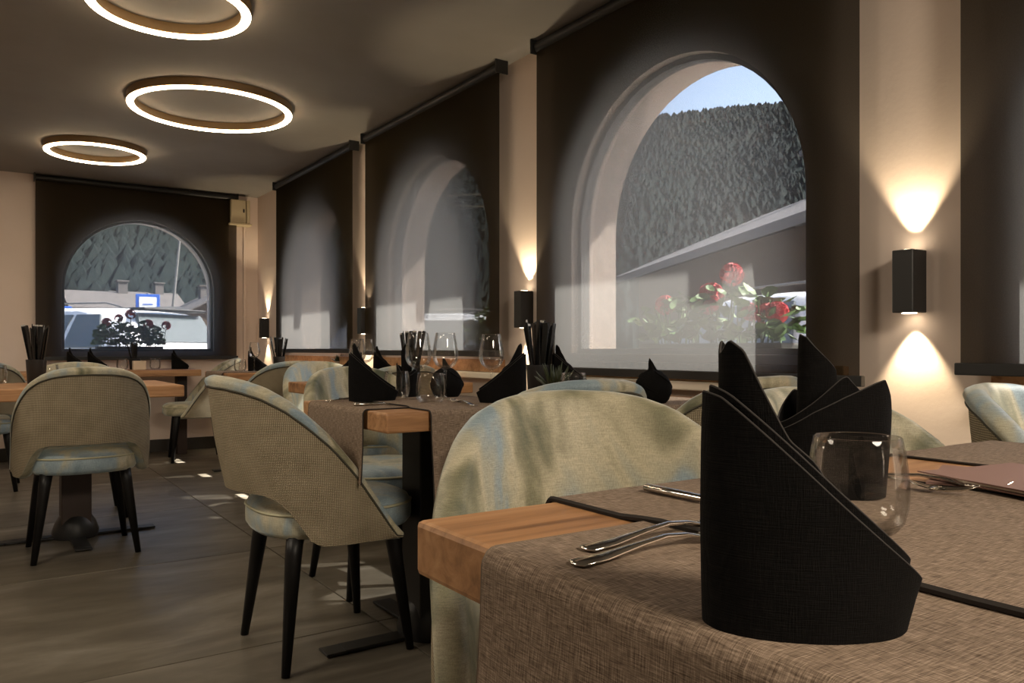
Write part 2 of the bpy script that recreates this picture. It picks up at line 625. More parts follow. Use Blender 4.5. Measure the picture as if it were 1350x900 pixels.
# floor tiles, 1.2 m, each a piece of the floor
T = 1.2
def tile_mesh(sx, sy):
    mb = MB(); mb.rbox(0.0022, sx-0.0022, 0.0022, sy-0.0022, -0.0055, 0.0, 0.0014, 1)
    me = mb.mesh('tile'); me.materials.append(M_TILE); return me
tcache = {}
xs = [1.14+T*i for i in range(-6, 2)]
ys = [2.5+T*j for j in range(-6, 6)]
for x in xs:
    for y in ys:
        ax, bx = max(x, XL), min(x+T, XW)
        ay, by = max(y, YF), min(y+T, YB)
        if bx-ax < 0.02 or by-ay < 0.02: continue
        key = (round(bx-ax, 4), round(by-ay, 4))
        if key not in tcache: tcache[key] = tile_mesh(*key)
        t = bpy.data.objects.new('tile', tcache[key]); COL.objects.link(t)
        t.parent = floor; t.location = (ax, ay, 0)

# windows: arched frame + pane, in the wall reveal
def window(idx, conv, uc, t):
    def ring(h0, h1, zb0, zb1, ta, tb):
        A = arch_outline(h0, zb0, ZS); B = arch_outline(h1, zb1, ZS)
        k = len(A)
        vs_ = []
        for tt in (ta, tb):
            vs_ += [conv(uc+p[0], tt, p[1]) for p in A] + [conv(uc+p[0], tt, p[1]) for p in B]
        fs_ = []
        for i in range(k):
            j = (i+1) % k
            fs_.append((i, j, k+j, k+i))
            fs_.append((2*k+i, 2*k+j, 3*k+j, 3*k+i))
            fs_.append((i, j, 2*k+j, 2*k+i))
            fs_.append((k+i, k+j, 3*k+j, 3*k+i))
        return vs_, fs_
    mb = MB(); mb.add(*ring(WIN_W, WIN_W-0.022, Z0, Z0+0.022, t, t+0.05))
    fr = mb.build('window_%d' % idx, M_GREYFRAME); tag(fr, kind='structure')
    A = arch_outline(WIN_W-0.0225, Z0+0.0225, ZS)
    mb = MB(); mb.add([conv(uc+p[0], t+0.025, p[1]) for p in A], [tuple(range(len(A)))])
    pn = mb.build('pane', M_PANE, fr)
    return fr
for i, c in enumerate(WINC):
    window(i+1, convR, c, XW+0.04)
window(5, convB, XBC, YB+0.04)

# timber rails and sills below the windows
k = 1
for c in WINC:
    mb = MB(); mb.rbox(XW-0.03, XW-0.0005, c-0.78, c+0.74, 0.804, 0.872, 0.004)
    o = mb.build('trim_%d' % k, M_WINWOOD); tag(o, kind='structure'); k += 1
    mb = MB(); mb.rbox(XW-0.065, XW-0.0005, c-0.78, c+0.74, 0.770, 0.803, 0.006)
    o = mb.build('trim_%d' % k, M_SILL); tag(o, kind='structure'); k += 1

# wiring duct in the back right corner
mb = MB(); mb.rbox(2.14, 2.165, YB-0.02, YB-0.0005, 0.11, 2.12, 0.003); o = mb.build('trim_%d' % k, M_WALL); tag(o, kind='structure')

# ------------------------------------------------------------------ blinds
def blind(conv, u0, u1, t, zb, label):
    root = empty('roller_blind', conv((u0+u1)/2, t, 0), 0, label, 'blind')
    off = Vector(root.location)
    loc = lambda u, tt, z: tuple(Vector(conv(u, tt, z))-off)
    nu, nz = 8, 12
    P = [[loc(u0+(u1-u0)*i/nu, t, zb+0.03+(HC-0.05-zb-0.03)*j/nz) for j in range(nz+1)] for i in range(nu+1)]
    mb = MB(); mb.grid(P); mb.build('fabric', M_SCREEN, root)
    def bx(name, a, b, c, d, e, f, m, r=0.003):
        mb = MB()
        p = loc(a, c, e); q = loc(b, d, f)
        mb.rbox(min(p[0], q[0]), max(p[0], q[0]), min(p[1], q[1]), max(p[1], q[1]), e, f, r)
        return mb.build(name, m, root)
    bx('bottom_bar', u0-0.012, u1+0.012, t-0.011, t+0.011, zb, zb+0.033, M_BLACK)
    mb = MB()
    mb.tube([loc(u0, t+0.008, HC-0.034), loc(u1, t+0.008, HC-0.034)], 0.026, 14)
    mb.build('roller', M_BLACK, root, True)
    for a in (u0-0.012, u1+0.004):
        bx('bracket', a, a+0.008, t-0.03, t+0.045, HC-0.068, HC-0.0005, M_BLACK, 0.002)
    return root
XBL = 2.205
blind(convR, -0.55, 1.10, XBL, 0.855, 'dark screen roller blind cut off by the right edge of the photo')
blind(convR, 1.395, 3.05, XBL, 0.812, 'dark screen roller blind over the large arch with red geraniums')
blind(convR, 3.37, 5.035, XBL, 0.885, 'dark screen roller blind second from the right wall lamp, behind the wine glasses')
blind(convR, 5.25, 6.95, XBL, 0.895, 'narrowest looking dark roller blind, beside the corner of the room')
blind(convB, 0.43, 2.06, YB-0.075, 0.83, 'dark screen roller blind on the far wall with the white car behind it')

# ------------------------------------------------------------------ lamps
def ring_lamp(x, y, ro, label):
    zt = HC
    root = empty('ring_lamp', (x, y, zt), 0, label, 'ceiling lamp', 'ring lamps on the ceiling')
    wd = 0.042; h = 0.052; n = 72
    ri = ro-wd
    prof = [(ri, -0.0005), (ro, -0.0005), (ro, -h+0.012), (ro-0.004, -h+0.006), (ri+0.004, -h+0.006), (ri, -h+0.012)]
    mb = MB(); mb.lathe(prof+[prof[0]], n, (0, 0, 0), False)
    mb.build('lamp_body', M_RINGBODY, root, True)
    c = (ro+ri)/2
    pr = []
    for q in range(9):
        a = PI*q/8
        pr.append((c+0.0195*math.cos(a), -h+0.006-0.013*math.sin(a)))
    mb = MB(); mb.lathe(pr, n, (0, 0, 0), False)
    mb.build('diffuser', M_RING, root, True)
    return root
ring_lamp(0.677, 3.53, 0.322, 'glowing ring lamp cut off by the top edge of the photo')
ring_lamp(1.175, 4.91, 0.46, 'largest glowing ring lamp in the middle of the ceiling')
ring_lamp(0.738, 6.46, 0.332, 'smallest looking glowing ring lamp, furthest back above the far window')

def sconce(y, label):
    root = empty('wall_lamp', (XW, y, 1.03), 0, label, 'wall lamp', 'up and down wall lamps between the windows')
    d = 0.075; hw = 0.031
    mb = MB()
    mb.rbox(-d, -0.0005, -hw, hw, 0, 0.18, 0.002, 1)
    mb.build('housing', M_BLACK, root)
    for z, s in ((0.1805, 1), (-0.0005, -1)):
        mb = MB(); mb.lathe([(0.0, 0.0), (0.02, 0.0), (0.021, 0.0015*s), (0.018, 0.003*s), (0.0, 0.003*s)], 16, (-0.037, 0, z-0.0008*s), False)
        mb.build('lens', M_LED, root, True)
        ld = bpy.data.lights.new('wall_lamp_light', 'SPOT')
        ld.energy = 7.5; ld.spot_size = R(72); ld.spot_blend = 0.55; ld.color = (1.0, 0.80, 0.52); ld.shadow_soft_size = 0.008
        lo = bpy.data.objects.new('wall_lamp_light', ld); COL.objects.link(lo)
        lo.parent = root
        lo.location = (-0.037, 0, z+0.006*s)
        lo.rotation_euler = (PI if s > 0 else 0, 0, 0)
sconce(1.263, 'black up and down wall lamp nearest to the right, on the wide bright pier')
sconce(3.21, 'black up and down wall lamp left of the largest window')
sconce(5.14, 'black up and down wall lamp tight against a blind, above the cone napkin')
sconce(7.42, 'smallest black up and down wall lamp in the far corner')

root = empty('wall_box', (2.09, YB, 2.11), 0, 'cream box mounted high in the back corner under the ceiling', 'box')
mb = MB(); mb.rbox(-0.09, 0.05, -0.11, -0.0005, 0, 0.22, 0.008); mb.build('casing', M_CREAMBOX, root)
mb = MB(); mb.rbox(0.055, 0.085, -0.12, -0.0005, 0.0, 0.22, 0.006); mb.build('side_panel', M_CREAMBOX, root)
mb = MB(); mb.rbox(-0.105, 0.1, -0.125, -0.0005, -0.02, -0.002, 0.004); mb.build('bottom_plate', M_CREAMBOX, root)
mb = MB(); mb.rbox(0.02, 0.034, -0.116, -0.111, 0.10, 0.135, 0.002); mb.build('keyhole', M_BLACK, root)

# ------------------------------------------------------------------ chairs
def rim_top(s_th):   # height of the rim as a function of the angle from the back centre (deg), then along the wing
    tab = [(0, .85), (18, .847), (30, .838), (42, .820), (54, .786), (64, .742), (76, .68), (90, .59), (102, .50), (113, .415), (118, .385)]
    for (a, za), (b, zb) in zip(tab, tab[1:]):
        if s_th <= b:
            f = (s_th-a)/(b-a)
            return za+(zb-za)*f
    return tab[-1][1]
def rim_bot(s_th):
    tab = [(0, .515), (34, .512), (44, .498), (52, .462), (58, .415), (64, .378), (70, .366), (118, .366)]
    for (a, za), (b, zb) in zip(tab, tab[1:]):
        if s_th <= b:
            f = (s_th-a)/(b-a)
            f = f*f*(3-2*f)*0.5+f*0.5
            return za+(zb-za)*f
    return tab[-1][1]
SR = 0.275
def plan(th, r):      # th in degrees, negative on the left; beyond 90 deg the wing runs straight forward
    s = 1 if th >= 0 else -1
    a = abs(th)
    if a <= 90:
        return Vector((s*r*math.sin(R(a)), -r*math.cos(R(a)), 0)), Vector((-s*math.sin(R(a)), math.cos(R(a)), 0))
    return Vector((s*r, (a-90)/28*0.145, 0)), Vector((-s, 0, 0))
def lean(p, th, z):
    f = max(0.0, math.cos(R(min(abs(th), 90))))
    return Vector((p.x*(1+0.02*(z-0.45)), p.y - 0.17*max(0, z-0.42)*f, z))

def chair_parts():
    ths = [-118+236*i/60 for i in range(61)]
    nv = 10
    # outer woven shell
    outer = []; inner = []
    TH = 0.044
    for th in ths:
        zt, zb = rim_top(abs(th)), rim_bot(abs(th))
        zt0 = max(zb+0.004, zt-0.034)
        col = []
        for j in range(nv+1):
            z = zb+(zt0-zb)*j/nv
            p, n = plan(th, SR)
            q = lean(p, th, z) - n*0.006*math.sin(PI*j/nv)
            col.append(q)
        outer.append(col)
    mb = MB(); mb.grid(outer)
    shell = mb.mesh('back_shell')
    uvl = shell.uv_layers.new(name='UVMap')
    for lp in shell.loops:
        vi = lp.vertex_index
        i, j = divmod(vi, nv+1)
        uvl.data[lp.index].uv = (ths[i]/90*0.43, shell.vertices[vi].co.z)
    # velvet: rounded rim + inner face + under edge, as one closed skin
    grid = []
    for th in ths:
        zt, zb = rim_top(abs(th)), rim_bot(abs(th))
        zt0 = max(zb+0.004, zt-0.034)
        p, n = plan(th, SR)
        thick = TH if abs(th) < 100 else TH*(1-0.35*(abs(th)-100)/18)
        col = []
        # rim: from the outer seam over the top
        hr = zt-zt0
        for j in range(9):
            a = PI*j/8
            off = -0.003+(thick+0.003)*(1-math.cos(a))/2
            zz = zt0+hr*math.sin(a)**0.8 if 0 < j < 8 else zt0
            col.append(lean(p, th, zz)+n*(off-(0.006 if j in (1, 2) else 0)))
        zi = zt0
        for j in range(1, 9):
            z = zi+(zb-zi)*j/8
            bulge = 0.014*math.sin(PI*min(1, j/8))
            col.append(lean(p, th, z)+n*(thick+bulge))
        col.append(lean(p, th, zb-0.006)+n*(thick*0.5))
        col.append(lean(p, th, zb)+n*0.0008)
        grid.append(col)
    mb2 = MB(); mb2.grid(grid)
    k = len(grid[0])
    mb2.f.append(tuple(range(k)))
    mb2.f.append(tuple(reversed([(len(grid)-1)*k+j for j in range(k)])))
    pad = mb2.mesh('back_cushion')
    # seam piping along the outer rim
    pts = []
    for th in ths:
        zt, zb = rim_top(abs(th)), rim_bot(abs(th))
        zt0 = max(zb+0.004, zt-0.034)
        p, n = plan(th, SR)
        pts.append(lean(p, th, zt0)-n*0.002)
    mb3 = MB(); mb3.tube(pts, 0.0038, 6)
    pipe = mb3.mesh('rim_piping')
    # seat cushion
    def sq(a, hw, hy0, hy1, e=2.7):
        c, s_ = math.cos(a), math.sin(a)
        x = hw*math.copysign(abs(c)**(2/e), c)
        y = math.copysign(abs(s_)**(2/e), s_)
        return x, (y*hy1 if y > 0 else y*hy0)
    prof = [(0.0, .375), (.80, .372), (.95, .378), (1.0, .395), (1.005, .42), (1.0, .442), (.985, .452), (.965, .462), (.90, .472), (.7, .478), (.4, .481), (0.0, .482)]
    n = 44
    vs_ = []; fs_ = []
    for (f, z) in prof:
        for j in range(n):
            x, y = sq(2*PI*j/n, .222, .222, .27)
            vs_.append((x*f, y*f+0.0, z))
    for i in range(len(prof)-1):
        for j in range(n):
            fs_.append((i*n+j, i*n+(j+1) % n, (i+1)*n+(j+1) % n, (i+1)*n+j))
    mb4 = MB(); mb4.add(vs_, fs_); seat = mb4.mesh('seat')
    mb5 = MB(); mb5.tube([(sq(2*PI*j/n, .2215, .2215, .2695)[0], sq(2*PI*j/n, .2215, .2215, .2695)[1], .447) for j in range(n)], 0.0045, 6, True)
    sp = mb5.mesh('seat_piping')
    legs = []
    for sx in (-1, 1):
        for sy in (-1, 1):
            m_ = MB()
            m_.tube([(sx*.155, sy*.150+.01, .385), (sx*.162, sy*.158+.01, .33), (sx*.205, sy*.195+.01, 0.0)], [.026, .0245, .0125], 10)
            legs.append(m_.mesh('leg'))
    return shell, pad, pipe, seat, sp, legs
def fixn(me, smooth=True):
    bm = bmesh.new(); bm.from_mesh(me)
    bmesh.ops.remove_doubles(bm, verts=list(bm.verts), dist=1e-6)
    bmesh.ops.recalc_face_normals(bm, faces=list(bm.faces))
    bm.to_mesh(me); bm.free()
    for p in me.polygons: p.use_smooth = smooth
M_PIPE = simple('dark_piping', (0.05, 0.045, 0.03), 0.7)
M_PIPE2 = simple('pale_piping', (0.42, 0.40, 0.27), 0.6)
CH = chair_parts()
for me, m in ((CH[0], M_WOVEN), (CH[1], M_VELVET), (CH[2], M_PIPE), (CH[3], M_VELVET), (CH[4], M_PIPE2)):
    if me is not CH[0]: fixn(me)
    else:
        for p in me.polygons: p.use_smooth = True
    me.materials.append(m)
for me in CH[5]:
    fixn(me); me.materials.append(M_LEG)

proto = empty('dining_chair', (0, 0, 0), 0, 'x', 'chair', 'velvet dining chairs around the tables')
link('back_shell', CH[0], proto)['label'] = 'beige basket weave outer shell'
link('back_cushion', CH[1], proto)
link('rim_piping', CH[2], proto)
st = link('seat', CH[3], proto)
link('seat_piping', CH[4], st)
for me in CH[5]: link('leg', me, proto)
used = [False]
def chair(x, y, rz, label):
    if not used[0]:
        o = proto; used[0] = True
    else:
        o = copy_tree(proto)
    o.location = (x, y, 0); o.rotation_euler = (0, 0, R(rz)); o['label'] = label
    return o
chair(0.915, 2.42, -90, 'dining chair seen from behind with woven shell, alone in the left foreground')
chair(0.785, 0.865, 157, 'nearest velvet dining chair, facing us behind the bare oak table corner')
chair(1.35, 0.69, 180, 'blue green velvet chair mostly hidden behind the two tall black napkins')
chair(1.88, 0.555, 180, 'sunlit velvet chair at the right edge of the photo beside the menus')
chair(1.355, 1.86, -8, 'chair with pale rim seen from behind, just above the nearest velvet chair')
chair(1.905, 1.78, 0, 'woven backed chair peeping out left of the largest black napkin')
chair(1.35, 2.96, 180, 'blue lit velvet chair facing us behind the cone napkin on the middle table')
chair(1.74, 3.80, 5, 'small looking chair back seen between the wine glasses')
chair(1.775, 4.52, 180, 'pale blue velvet chair facing us, furthest back along the window side')
chair(1.70, 5.36, 8, 'cream chair back beside the chopstick vase of the corner table')
chair(1.57, 7.06, 82, 'chair with sunlit side standing at the right end of the far wall table')
chair(0.42, 4.15, 0, 'dining chair seen squarely from behind at the left oak table')
chair(0.50, 5.02, 180, 'chair facing us on the far side of the left oak table')
chair(0.04, 6.28, -4, 'chair seen from behind at the left edge of the photo')

# ------------------------------------------------------------------ tables
TT = 0.75
def table(x0, x1, y0, y1, label, ped, kind='cross'):
    cx, cy = (x0+x1)/2, (y0+y1)/2
    root = empty('dining_table', (cx, cy, 0), 0, label, 'table')
    hx, hy = (x1-x0)/2, (y1-y0)/2
    mb = MB(); mb.rbox(-hx, hx, -hy, hy, TT-0.056, TT, 0.006, 2); mb.build('tabletop', M_OAK, root)
    for (px, py) in ped:
        px -= cx; py -= cy
        if kind == 'panel':
            mb = MB(); mb.rbox(px-0.04, px+0.04, py-0.06, py+0.06, 0.0, TT-0.056, 0.003); mb.build('leg', M_DARKWOOD, root)
            continue
        mb = MB(); mb.rbox(px-0.065, px+0.065, py-0.065, py+0.065, 0.012, TT-0.062, 0.004)
        mb.build('column', M_DARKWOOD if kind == 'cross' else M_BLACK, root)
        mb = MB(); mb.rbox(px-0.2, px+0.2, py-0.2, py+0.2, TT-0.064, TT-0.0565, 0.002); mb.build('top_plate', M_BLACK, root)
        mb = MB()
        for a in (0, PI/2, PI, 1.5*PI):
            Mx = Matrix.Translation((px, py, 0)) @ Matrix.Rotation(a, 4, 'Z')
            mb.rbox(0, 0.30, -0.035, 0.035, 0.004, 0.014, 0.002, 1, Mx)
            mb.rbox(0.29, 0.36, -0.035, 0.035, -0.004, 0.004, 0.001, 1, Mx @ Matrix.Translation((0, 0, 0.009)) @ Matrix.Rotation(-0.0, 4, 'Y'))
        mb.build('foot_cross', M_BLACK, root)
        mb = MB(); mb.lathe([(0.10, 0.0005), (0.105, 0.03), (0.09, 0.075), (0.075, 0.1), (0.066, 0.11)], 20, (px, py, 0)); mb.build('foot_cover', M_BLACK, root, True)
    return root
table(0.376, 1.59, 0.02, 0.732, 'nearest oak table with a bare wooden corner in the foreground', [(1.0, 0.30)], 'black')
table(0.93, 1.545, 1.98, 2.64, 'middle oak table with wine glasses behind the woven chair', [(1.235, 2.31)], 'black')
table(1.56, 2.19, 1.745, 2.45, 'table under the largest window carrying the round black napkin', [(1.87, 2.10)], 'black')
table(1.40, 2.19, 3.60, 4.21, 'oak table with a dark chopstick vase behind the middle table', [(1.80, 3.90)], 'black')
table(1.52, 2.19, 5.90, 6.58, 'oak table in the far right corner under a pale cloth', [(1.86, 6.24)], 'black')
table(0.50, 1.63, 7.17, 7.70, 'narrow oak table along the far wall under the car window', [(0.62, 7.5), (1.53, 7.5)], 'panel')
table(-0.75, 0.36, 6.72, 7.40, 'oak table in the far left corner, mostly outside the photo', [(-0.2, 7.06)], 'black')
table(-1.0, 0.853, 4.10, 4.85, 'long oak table on the left side with the black vase', [(0.42, 4.47), (-0.6, 4.47)], 'cross')

# ------------------------------------------------------------------ table runners
def runner(x0, x1, y0, y1, label, hang, axis, z=TT, layer=0, under=None, hem=0.0018, hm=None):
    """cloth over a table top. axis 'x': long side along X; hang = (side, length) pairs, side 'x-','x+','y-','y+'; under=(edge) raised band where it lies on another cloth"""
    t = 0.003
    cx, cy = (x0+x1)/2, (y0+y1)/2
    L0, L1 = (x0, x1) if axis == 'x' else (y0, y1)
    W0, W1 = (y0, y1) if axis == 'x' else (x0, x1)
    rad = 0.012
    prof = []   # (along, z, arclen)
    zt = z+0.0006
    sides = dict(hang)
    neg, pos = ('x-', 'x+') if axis == 'x' else ('y-', 'y+')
    if neg in sides:
        h = sides[neg]
        for q in range(9): prof.append((L0-rad, zt-rad-h*(1-q/8)))
        for q in range(1, 5):
            a = PI/2*q/4
            prof.append((L0-rad+rad*(1-math.cos(a)), zt-rad+rad*math.sin(a)))
    else:
        prof.append((L0, zt))
    n = 24
    for q in range(1, n): prof.append((L0+(L1-L0)*q/n, zt))
    if pos in sides:
        h = sides[pos]
        for q in range(0, 5):
            a = PI/2*q/4
            prof.append((L1+rad*math.sin(a), zt-rad+rad*math.cos(a)))
        for q in range(1, 9): prof.append((L1+rad, zt-rad-h*q/8))
    else:
        prof.append((L1, zt))
    nw = 14
    seed = x0*7.3+y0*3.1
    def pt(i, j, top):
        a, zz = prof[i]
        wv = W0+(W1-W0)*j/nw
        on = zz > zt-0.004
        lift = 0.0
        if on:
            lift = 0.0008*(1+noise.noise(Vector((a*14+seed, wv*14, 0.5))))
            if layer: 
                for (u0, u1, v0, v1) in under or []:
                    # sits up on the cloth below
                    px_, py_ = (a, wv) if axis == 'x' else (wv, a)
                    dx = min(px_-u0, u1-px_); dy = min(py_-v0, v1-py_)
                    d = min(dx, dy)
                    lift += 0.0045*max(0, min(1, (d+0.02)/0.02))
        out = 0.0
        if not on:
            dep = (zt-rad-zz)
            out = max(0, dep)*(0.10*noise.noise(Vector((wv*9+seed, 2.0, dep*3)))+0.04)
        if (i < len(prof)/2): out = -out
        off = t if top else 0.0
        if on: nz, na = off, 0
        else:
            nz, na = 0, (-off if i < len(prof)/2 else off)
        a2 = a+out+na
        P = (a2, wv, zz+lift+nz) if axis == 'x' else (wv, a2, zz+lift+nz)
        return P
    root = empty('table_runner', (cx, cy, z), 0, label, 'table runner')
    sub = Vector((cx, cy, z))
    k = len(prof)
    top = [[Vector(pt(i, j, True))-sub for j in range(nw+1)] for i in range(k)]
    bot = [[Vector(pt(i, j, False))-sub for j in range(nw+1)] for i in range(k)]
    vs_ = [p for r_ in top for p in r_]+[p for r_ in bot for p in r_]
    B = k*(nw+1); w_ = nw+1
    fs_ = []
    for i in range(k-1):
        for j in range(nw):
            fs_.append((i*w_+j, (i+1)*w_+j, (i+1)*w_+j+1, i*w_+j+1))
            fs_.append((B+i*w_+j, B+i*w_+j+1, B+(i+1)*w_+j+1, B+(i+1)*w_+j))
    for i in range(k-1):
        fs_.append((i*w_, B+i*w_, B+(i+1)*w_, (i+1)*w_))
        fs_.append((i*w_+nw, (i+1)*w_+nw, B+(i+1)*w_+nw, B+i*w_+nw))
    for j in range(nw):
        fs_.append((j, j+1, B+j+1, B+j))
        e = (k-1)*w_
        fs_.append((e+j, B+e+j, B+e+j+1, e+j+1))
    mb = MB(); mb.add(vs_, fs_)
    o = mb.build('cloth', M_RUNNER, root, True)
    me = o.data
    arc = [0]
    for i in range(1, k):
        arc.append(arc[-1]+math.hypot(prof[i][0]-prof[i-1][0], prof[i][1]-prof[i-1][1]))
    uvl = me.uv_layers.new(name='UVMap')
    for lp in me.loops:
        vi = lp.vertex_index % B
        i, j = divmod(vi, w_)
        uvl.data[lp.index].uv = (arc[i]+seed, (W1-W0)*j/nw)
    for jj, nm in ((0, 'hem'), (nw, 'hem')):
        pts = [(top[i][jj]+bot[i][jj])/2 + (Vector((0, -0.0012 if jj == 0 else 0.0012, 0.0)) if axis == 'x' else Vector((-0.0012 if jj == 0 else 0.0012, 0, 0.0))) for i in range(k)]
        mb = MB(); mb.tube(pts, hem, 6); mb.build(nm, hm or M_HEM, root, True)
    return root
R1X = (0.376, 0.80, 0.14, 0.579)
runner(0.376, 0.80, 0.14, 0.579, 'taupe linen runner hanging over the left end of the nearest table', [('x-', 0.30)], 'x', hm=M_HEMPALE)
runner(0.555, 1.0, 0.04, 0.732, 'taupe linen runner lying across the nearest table, dark edge crossing the wood', [('y+', 0.22)], 'y', layer=1, under=[R1X], hem=0.0034)
runner(1.24, 1.58, 0.04, 0.732, 'taupe linen runner under the menus at the right', [('y+', 0.22)], 'y')
R2X = (0.93, 1.30, 2.11, 2.545)
runner(0.93, 1.30, 2.11, 2.545, 'taupe linen runner hanging over the left end of the middle table', [('x-', 0.20)], 'x')
runner(1.06, 1.50, 1.98, 2.64, 'taupe linen runner hanging down the near side of the middle table', [('y-', 0.27)], 'y', layer=1, under=[R2X])
runner(1.63, 2.08, 1.745, 2.45, 'pale sunlit runner hanging under the round black napkin', [('y-', 0.20)], 'y')
runner(1.58, 2.05, 3.60, 4.21, 'runner on the table with the dark chopstick vase', [('y-', 0.2)], 'y')
runner(1.52, 2.1, 6.0, 6.48, 'runner covering the table in the far right corner', [('x-', 0.12)], 'x')

# ------------------------------------------------------------------ napkins
def sheet(mb, pts_fn, n, m, t=0.0022):
    """pts_fn(u, v) -> Vector on the mid surface; closed thin skin"""
    P = [[pts_fn(i/n, j/m) for j in range(m+1)] for i in range(n+1)]
    nr = [[None]*(m+1) for _ in range(n+1)]
    for i in range(n+1):
        for j in range(m+1):
            a = P[min(i+1, n)][j]-P[max(i-1, 0)][j]
            b = P[i][min(j+1, m)]-P[i][max(j-1, 0)]
            c = a.cross(b)
            nr[i][j] = c.normalized() if c.length > 1e-9 else Vector((0, 0, 1))
    A = [[P[i][j]+nr[i][j]*t/2 for j in range(m+1)] for i in range(n+1)]
    B = [[P[i][j]-nr[i][j]*t/2 for j in range(m+1)] for i in range(n+1)]
    w_ = m+1; K = (n+1)*w_
    fs_ = []
    for i in range(n):
        for j in range(m):
            fs_.append((i*w_+j, (i+1)*w_+j, (i+1)*w_+j+1, i*w_+j+1))
            fs_.append((K+i*w_+j, K+i*w_+j+1, K+(i+1)*w_+j+1, K+(i+1)*w_+j))
    for i in range(n):
        fs_.append((i*w_, K+i*w_, K+(i+1)*w_, (i+1)*w_))
        fs_.append((i*w_+m, (i+1)*w_+m, K+(i+1)*w_+m, K+i*w_+m))
    for j in range(m):
        fs_.append((j, j+1, K+j+1, K+j))
        e = n*w_
        fs_.append((e+j, K+e+j, K+e+j+1, e+j+1))
    mb.add([p for r_ in A for p in r_]+[p for r_ in B for p in r_], fs_)
    return [P[i][m] for i in range(n+1)]

def interp(tab, x):
    if x <= tab[0][0]: return tab[0][1]
    for (a, va), (b, vb) in zip(tab, tab[1:]):
        if x <= b:
            f = (x-a)/(b-a)
            return va+(vb-va)*f
    return tab[-1][1]

def napkin_mesh(layers, mirror=False, name='napkin'):
    """layers: dicts a,b (ellipse radii), p0,p1 (deg), h: table x/a -> height, flare, cx, cy, lean"""
    mb = MB()
    hems = []
    sg = -1 if mirror else 1
    for L in layers:
        def fn(u, v, L=L):
            ph = R(L['p0']+(L['p1']-L['p0'])*u)
            c, s_ = math.cos(ph), math.sin(ph)
            h = interp(L['h'], L['p0']+(L['p1']-L['p0'])*u)
            z = h*v
            fl = 1+L.get('flare', 0)*v*max(0, c)+L.get('bulge', 0.05)*math.sin(PI*min(1, z/0.15))
            lf = L.get('lx', 0)*z
            x = L.get('cx', 0)+L['a']*c*fl+lf
            y = L.get('cy', 0)+L['b']*s_*fl+L.get('ly', 0)*z
            wob = 0.0016*noise.noise(Vector((x*30, z*22, L['a']*90+y*20)))
            return Vector((sg*x, y+wob, 0.0012+z))
        e = sheet(mb, fn, L.get('n', 84), 20)
        hems.append(e)
    me = mb.mesh(name)
    bm = bmesh.new(); bm.from_mesh(me); bmesh.ops.recalc_face_normals(bm, faces=list(bm.faces)); bm.to_mesh(me); bm.free()
    for p in me.polygons: p.use_smooth = True
    me.set_sharp_from_angle(angle=R(50))
    me.materials.append(M_NAPKIN)
    uvl = me.uv_layers.new(name='UVMap')
    for lp in me.loops:
        c = me.vertices[lp.vertex_index].co
        uvl.data[lp.index].uv = (c.x+c.y*0.6, c.z)
    mh = MB()
    for e in hems: mh.tube(e, 0.0011, 6)
    hm = mh.mesh('hem')
    for p in hm.polygons: p.use_smooth = True
    hm.materials.append(M_NAPHEM)
    return me, hm
M_NAPHEM = simple('black_hem', (0.022, 0.018, 0.016), 0.85)

def xh(a, pts):      # heights given over x, turned into heights over the front angle 180..360
    out = []
    for d in range(150, 396, 5):
        x = a*math.cos(R(d))
        out.append((d, interp(pts, x)))
    return out
A0 = 0.073
main_layers = [
    dict(a=A0, b=0.047, p0=168, p1=385, flare=0.14, bulge=0.02, h=xh(A0, [(-A0, .153), (-.066, .150), (A0, .030)])),
    dict(a=A0-.005, b=0.042, p0=172, p1=352, flare=0.10, bulge=0.02, h=xh(A0-.005, [(-.07, .158), (-.06, .152), (A0, .038)])),
    dict(a=A0-.012, b=0.034, p0=150, p1=335, flare=0.0, bulge=0.02, h=xh(A0-.012, [(-.061, .178), (-.058, .187), (-.050, .180), (-.040, .158), (-.022, .124), (-.002, .108), (.012, .080), (.03, .058), (.06, .03)])),
    dict(a=A0-.004, b=0.040, p0=10, p1=172, flare=0.05, bulge=0.02, h=[(10, .028), (60, .06), (120, .12), (172, .145)]),
]
cone_me, cone_hem = napkin_mesh(main_layers)
cone_me_m, cone_hem_m = napkin_mesh(main_layers, True)
A1 = 0.062
fan_layers = [
    dict(a=A1, b=0.04, p0=175, p1=372, bulge=0.03, flare=0.08, h=xh(A1, [(-A1, .074), (-.03, .098), (.0, .114), (.035, .130), (.048, .134), (.056, .116), (A1, .085)])),
    dict(a=A1-.004, b=0.036, p0=178, p1=320, bulge=0.02, h=xh(A1-.004, [(-A1, .080), (-.03, .108), (-.004, .133), (.004, .139), (.012, .130), (.03, .112)])),
    dict(a=0.022, b=0.018, p0=120, p1=330, cx=-.016, cy=0.004, bulge=0.0, lx=0.03, h=[(120, .16), (180, .186), (215, .182), (262, .163), (310, .145), (330, .12)]),
    dict(a=A1-.004, b=0.038, p0=8, p1=172, bulge=0.03, h=[(8, .08), (60, .11), (120, .12), (172, .075)]),
]
fan_me, fan_hem = napkin_mesh(fan_layers)

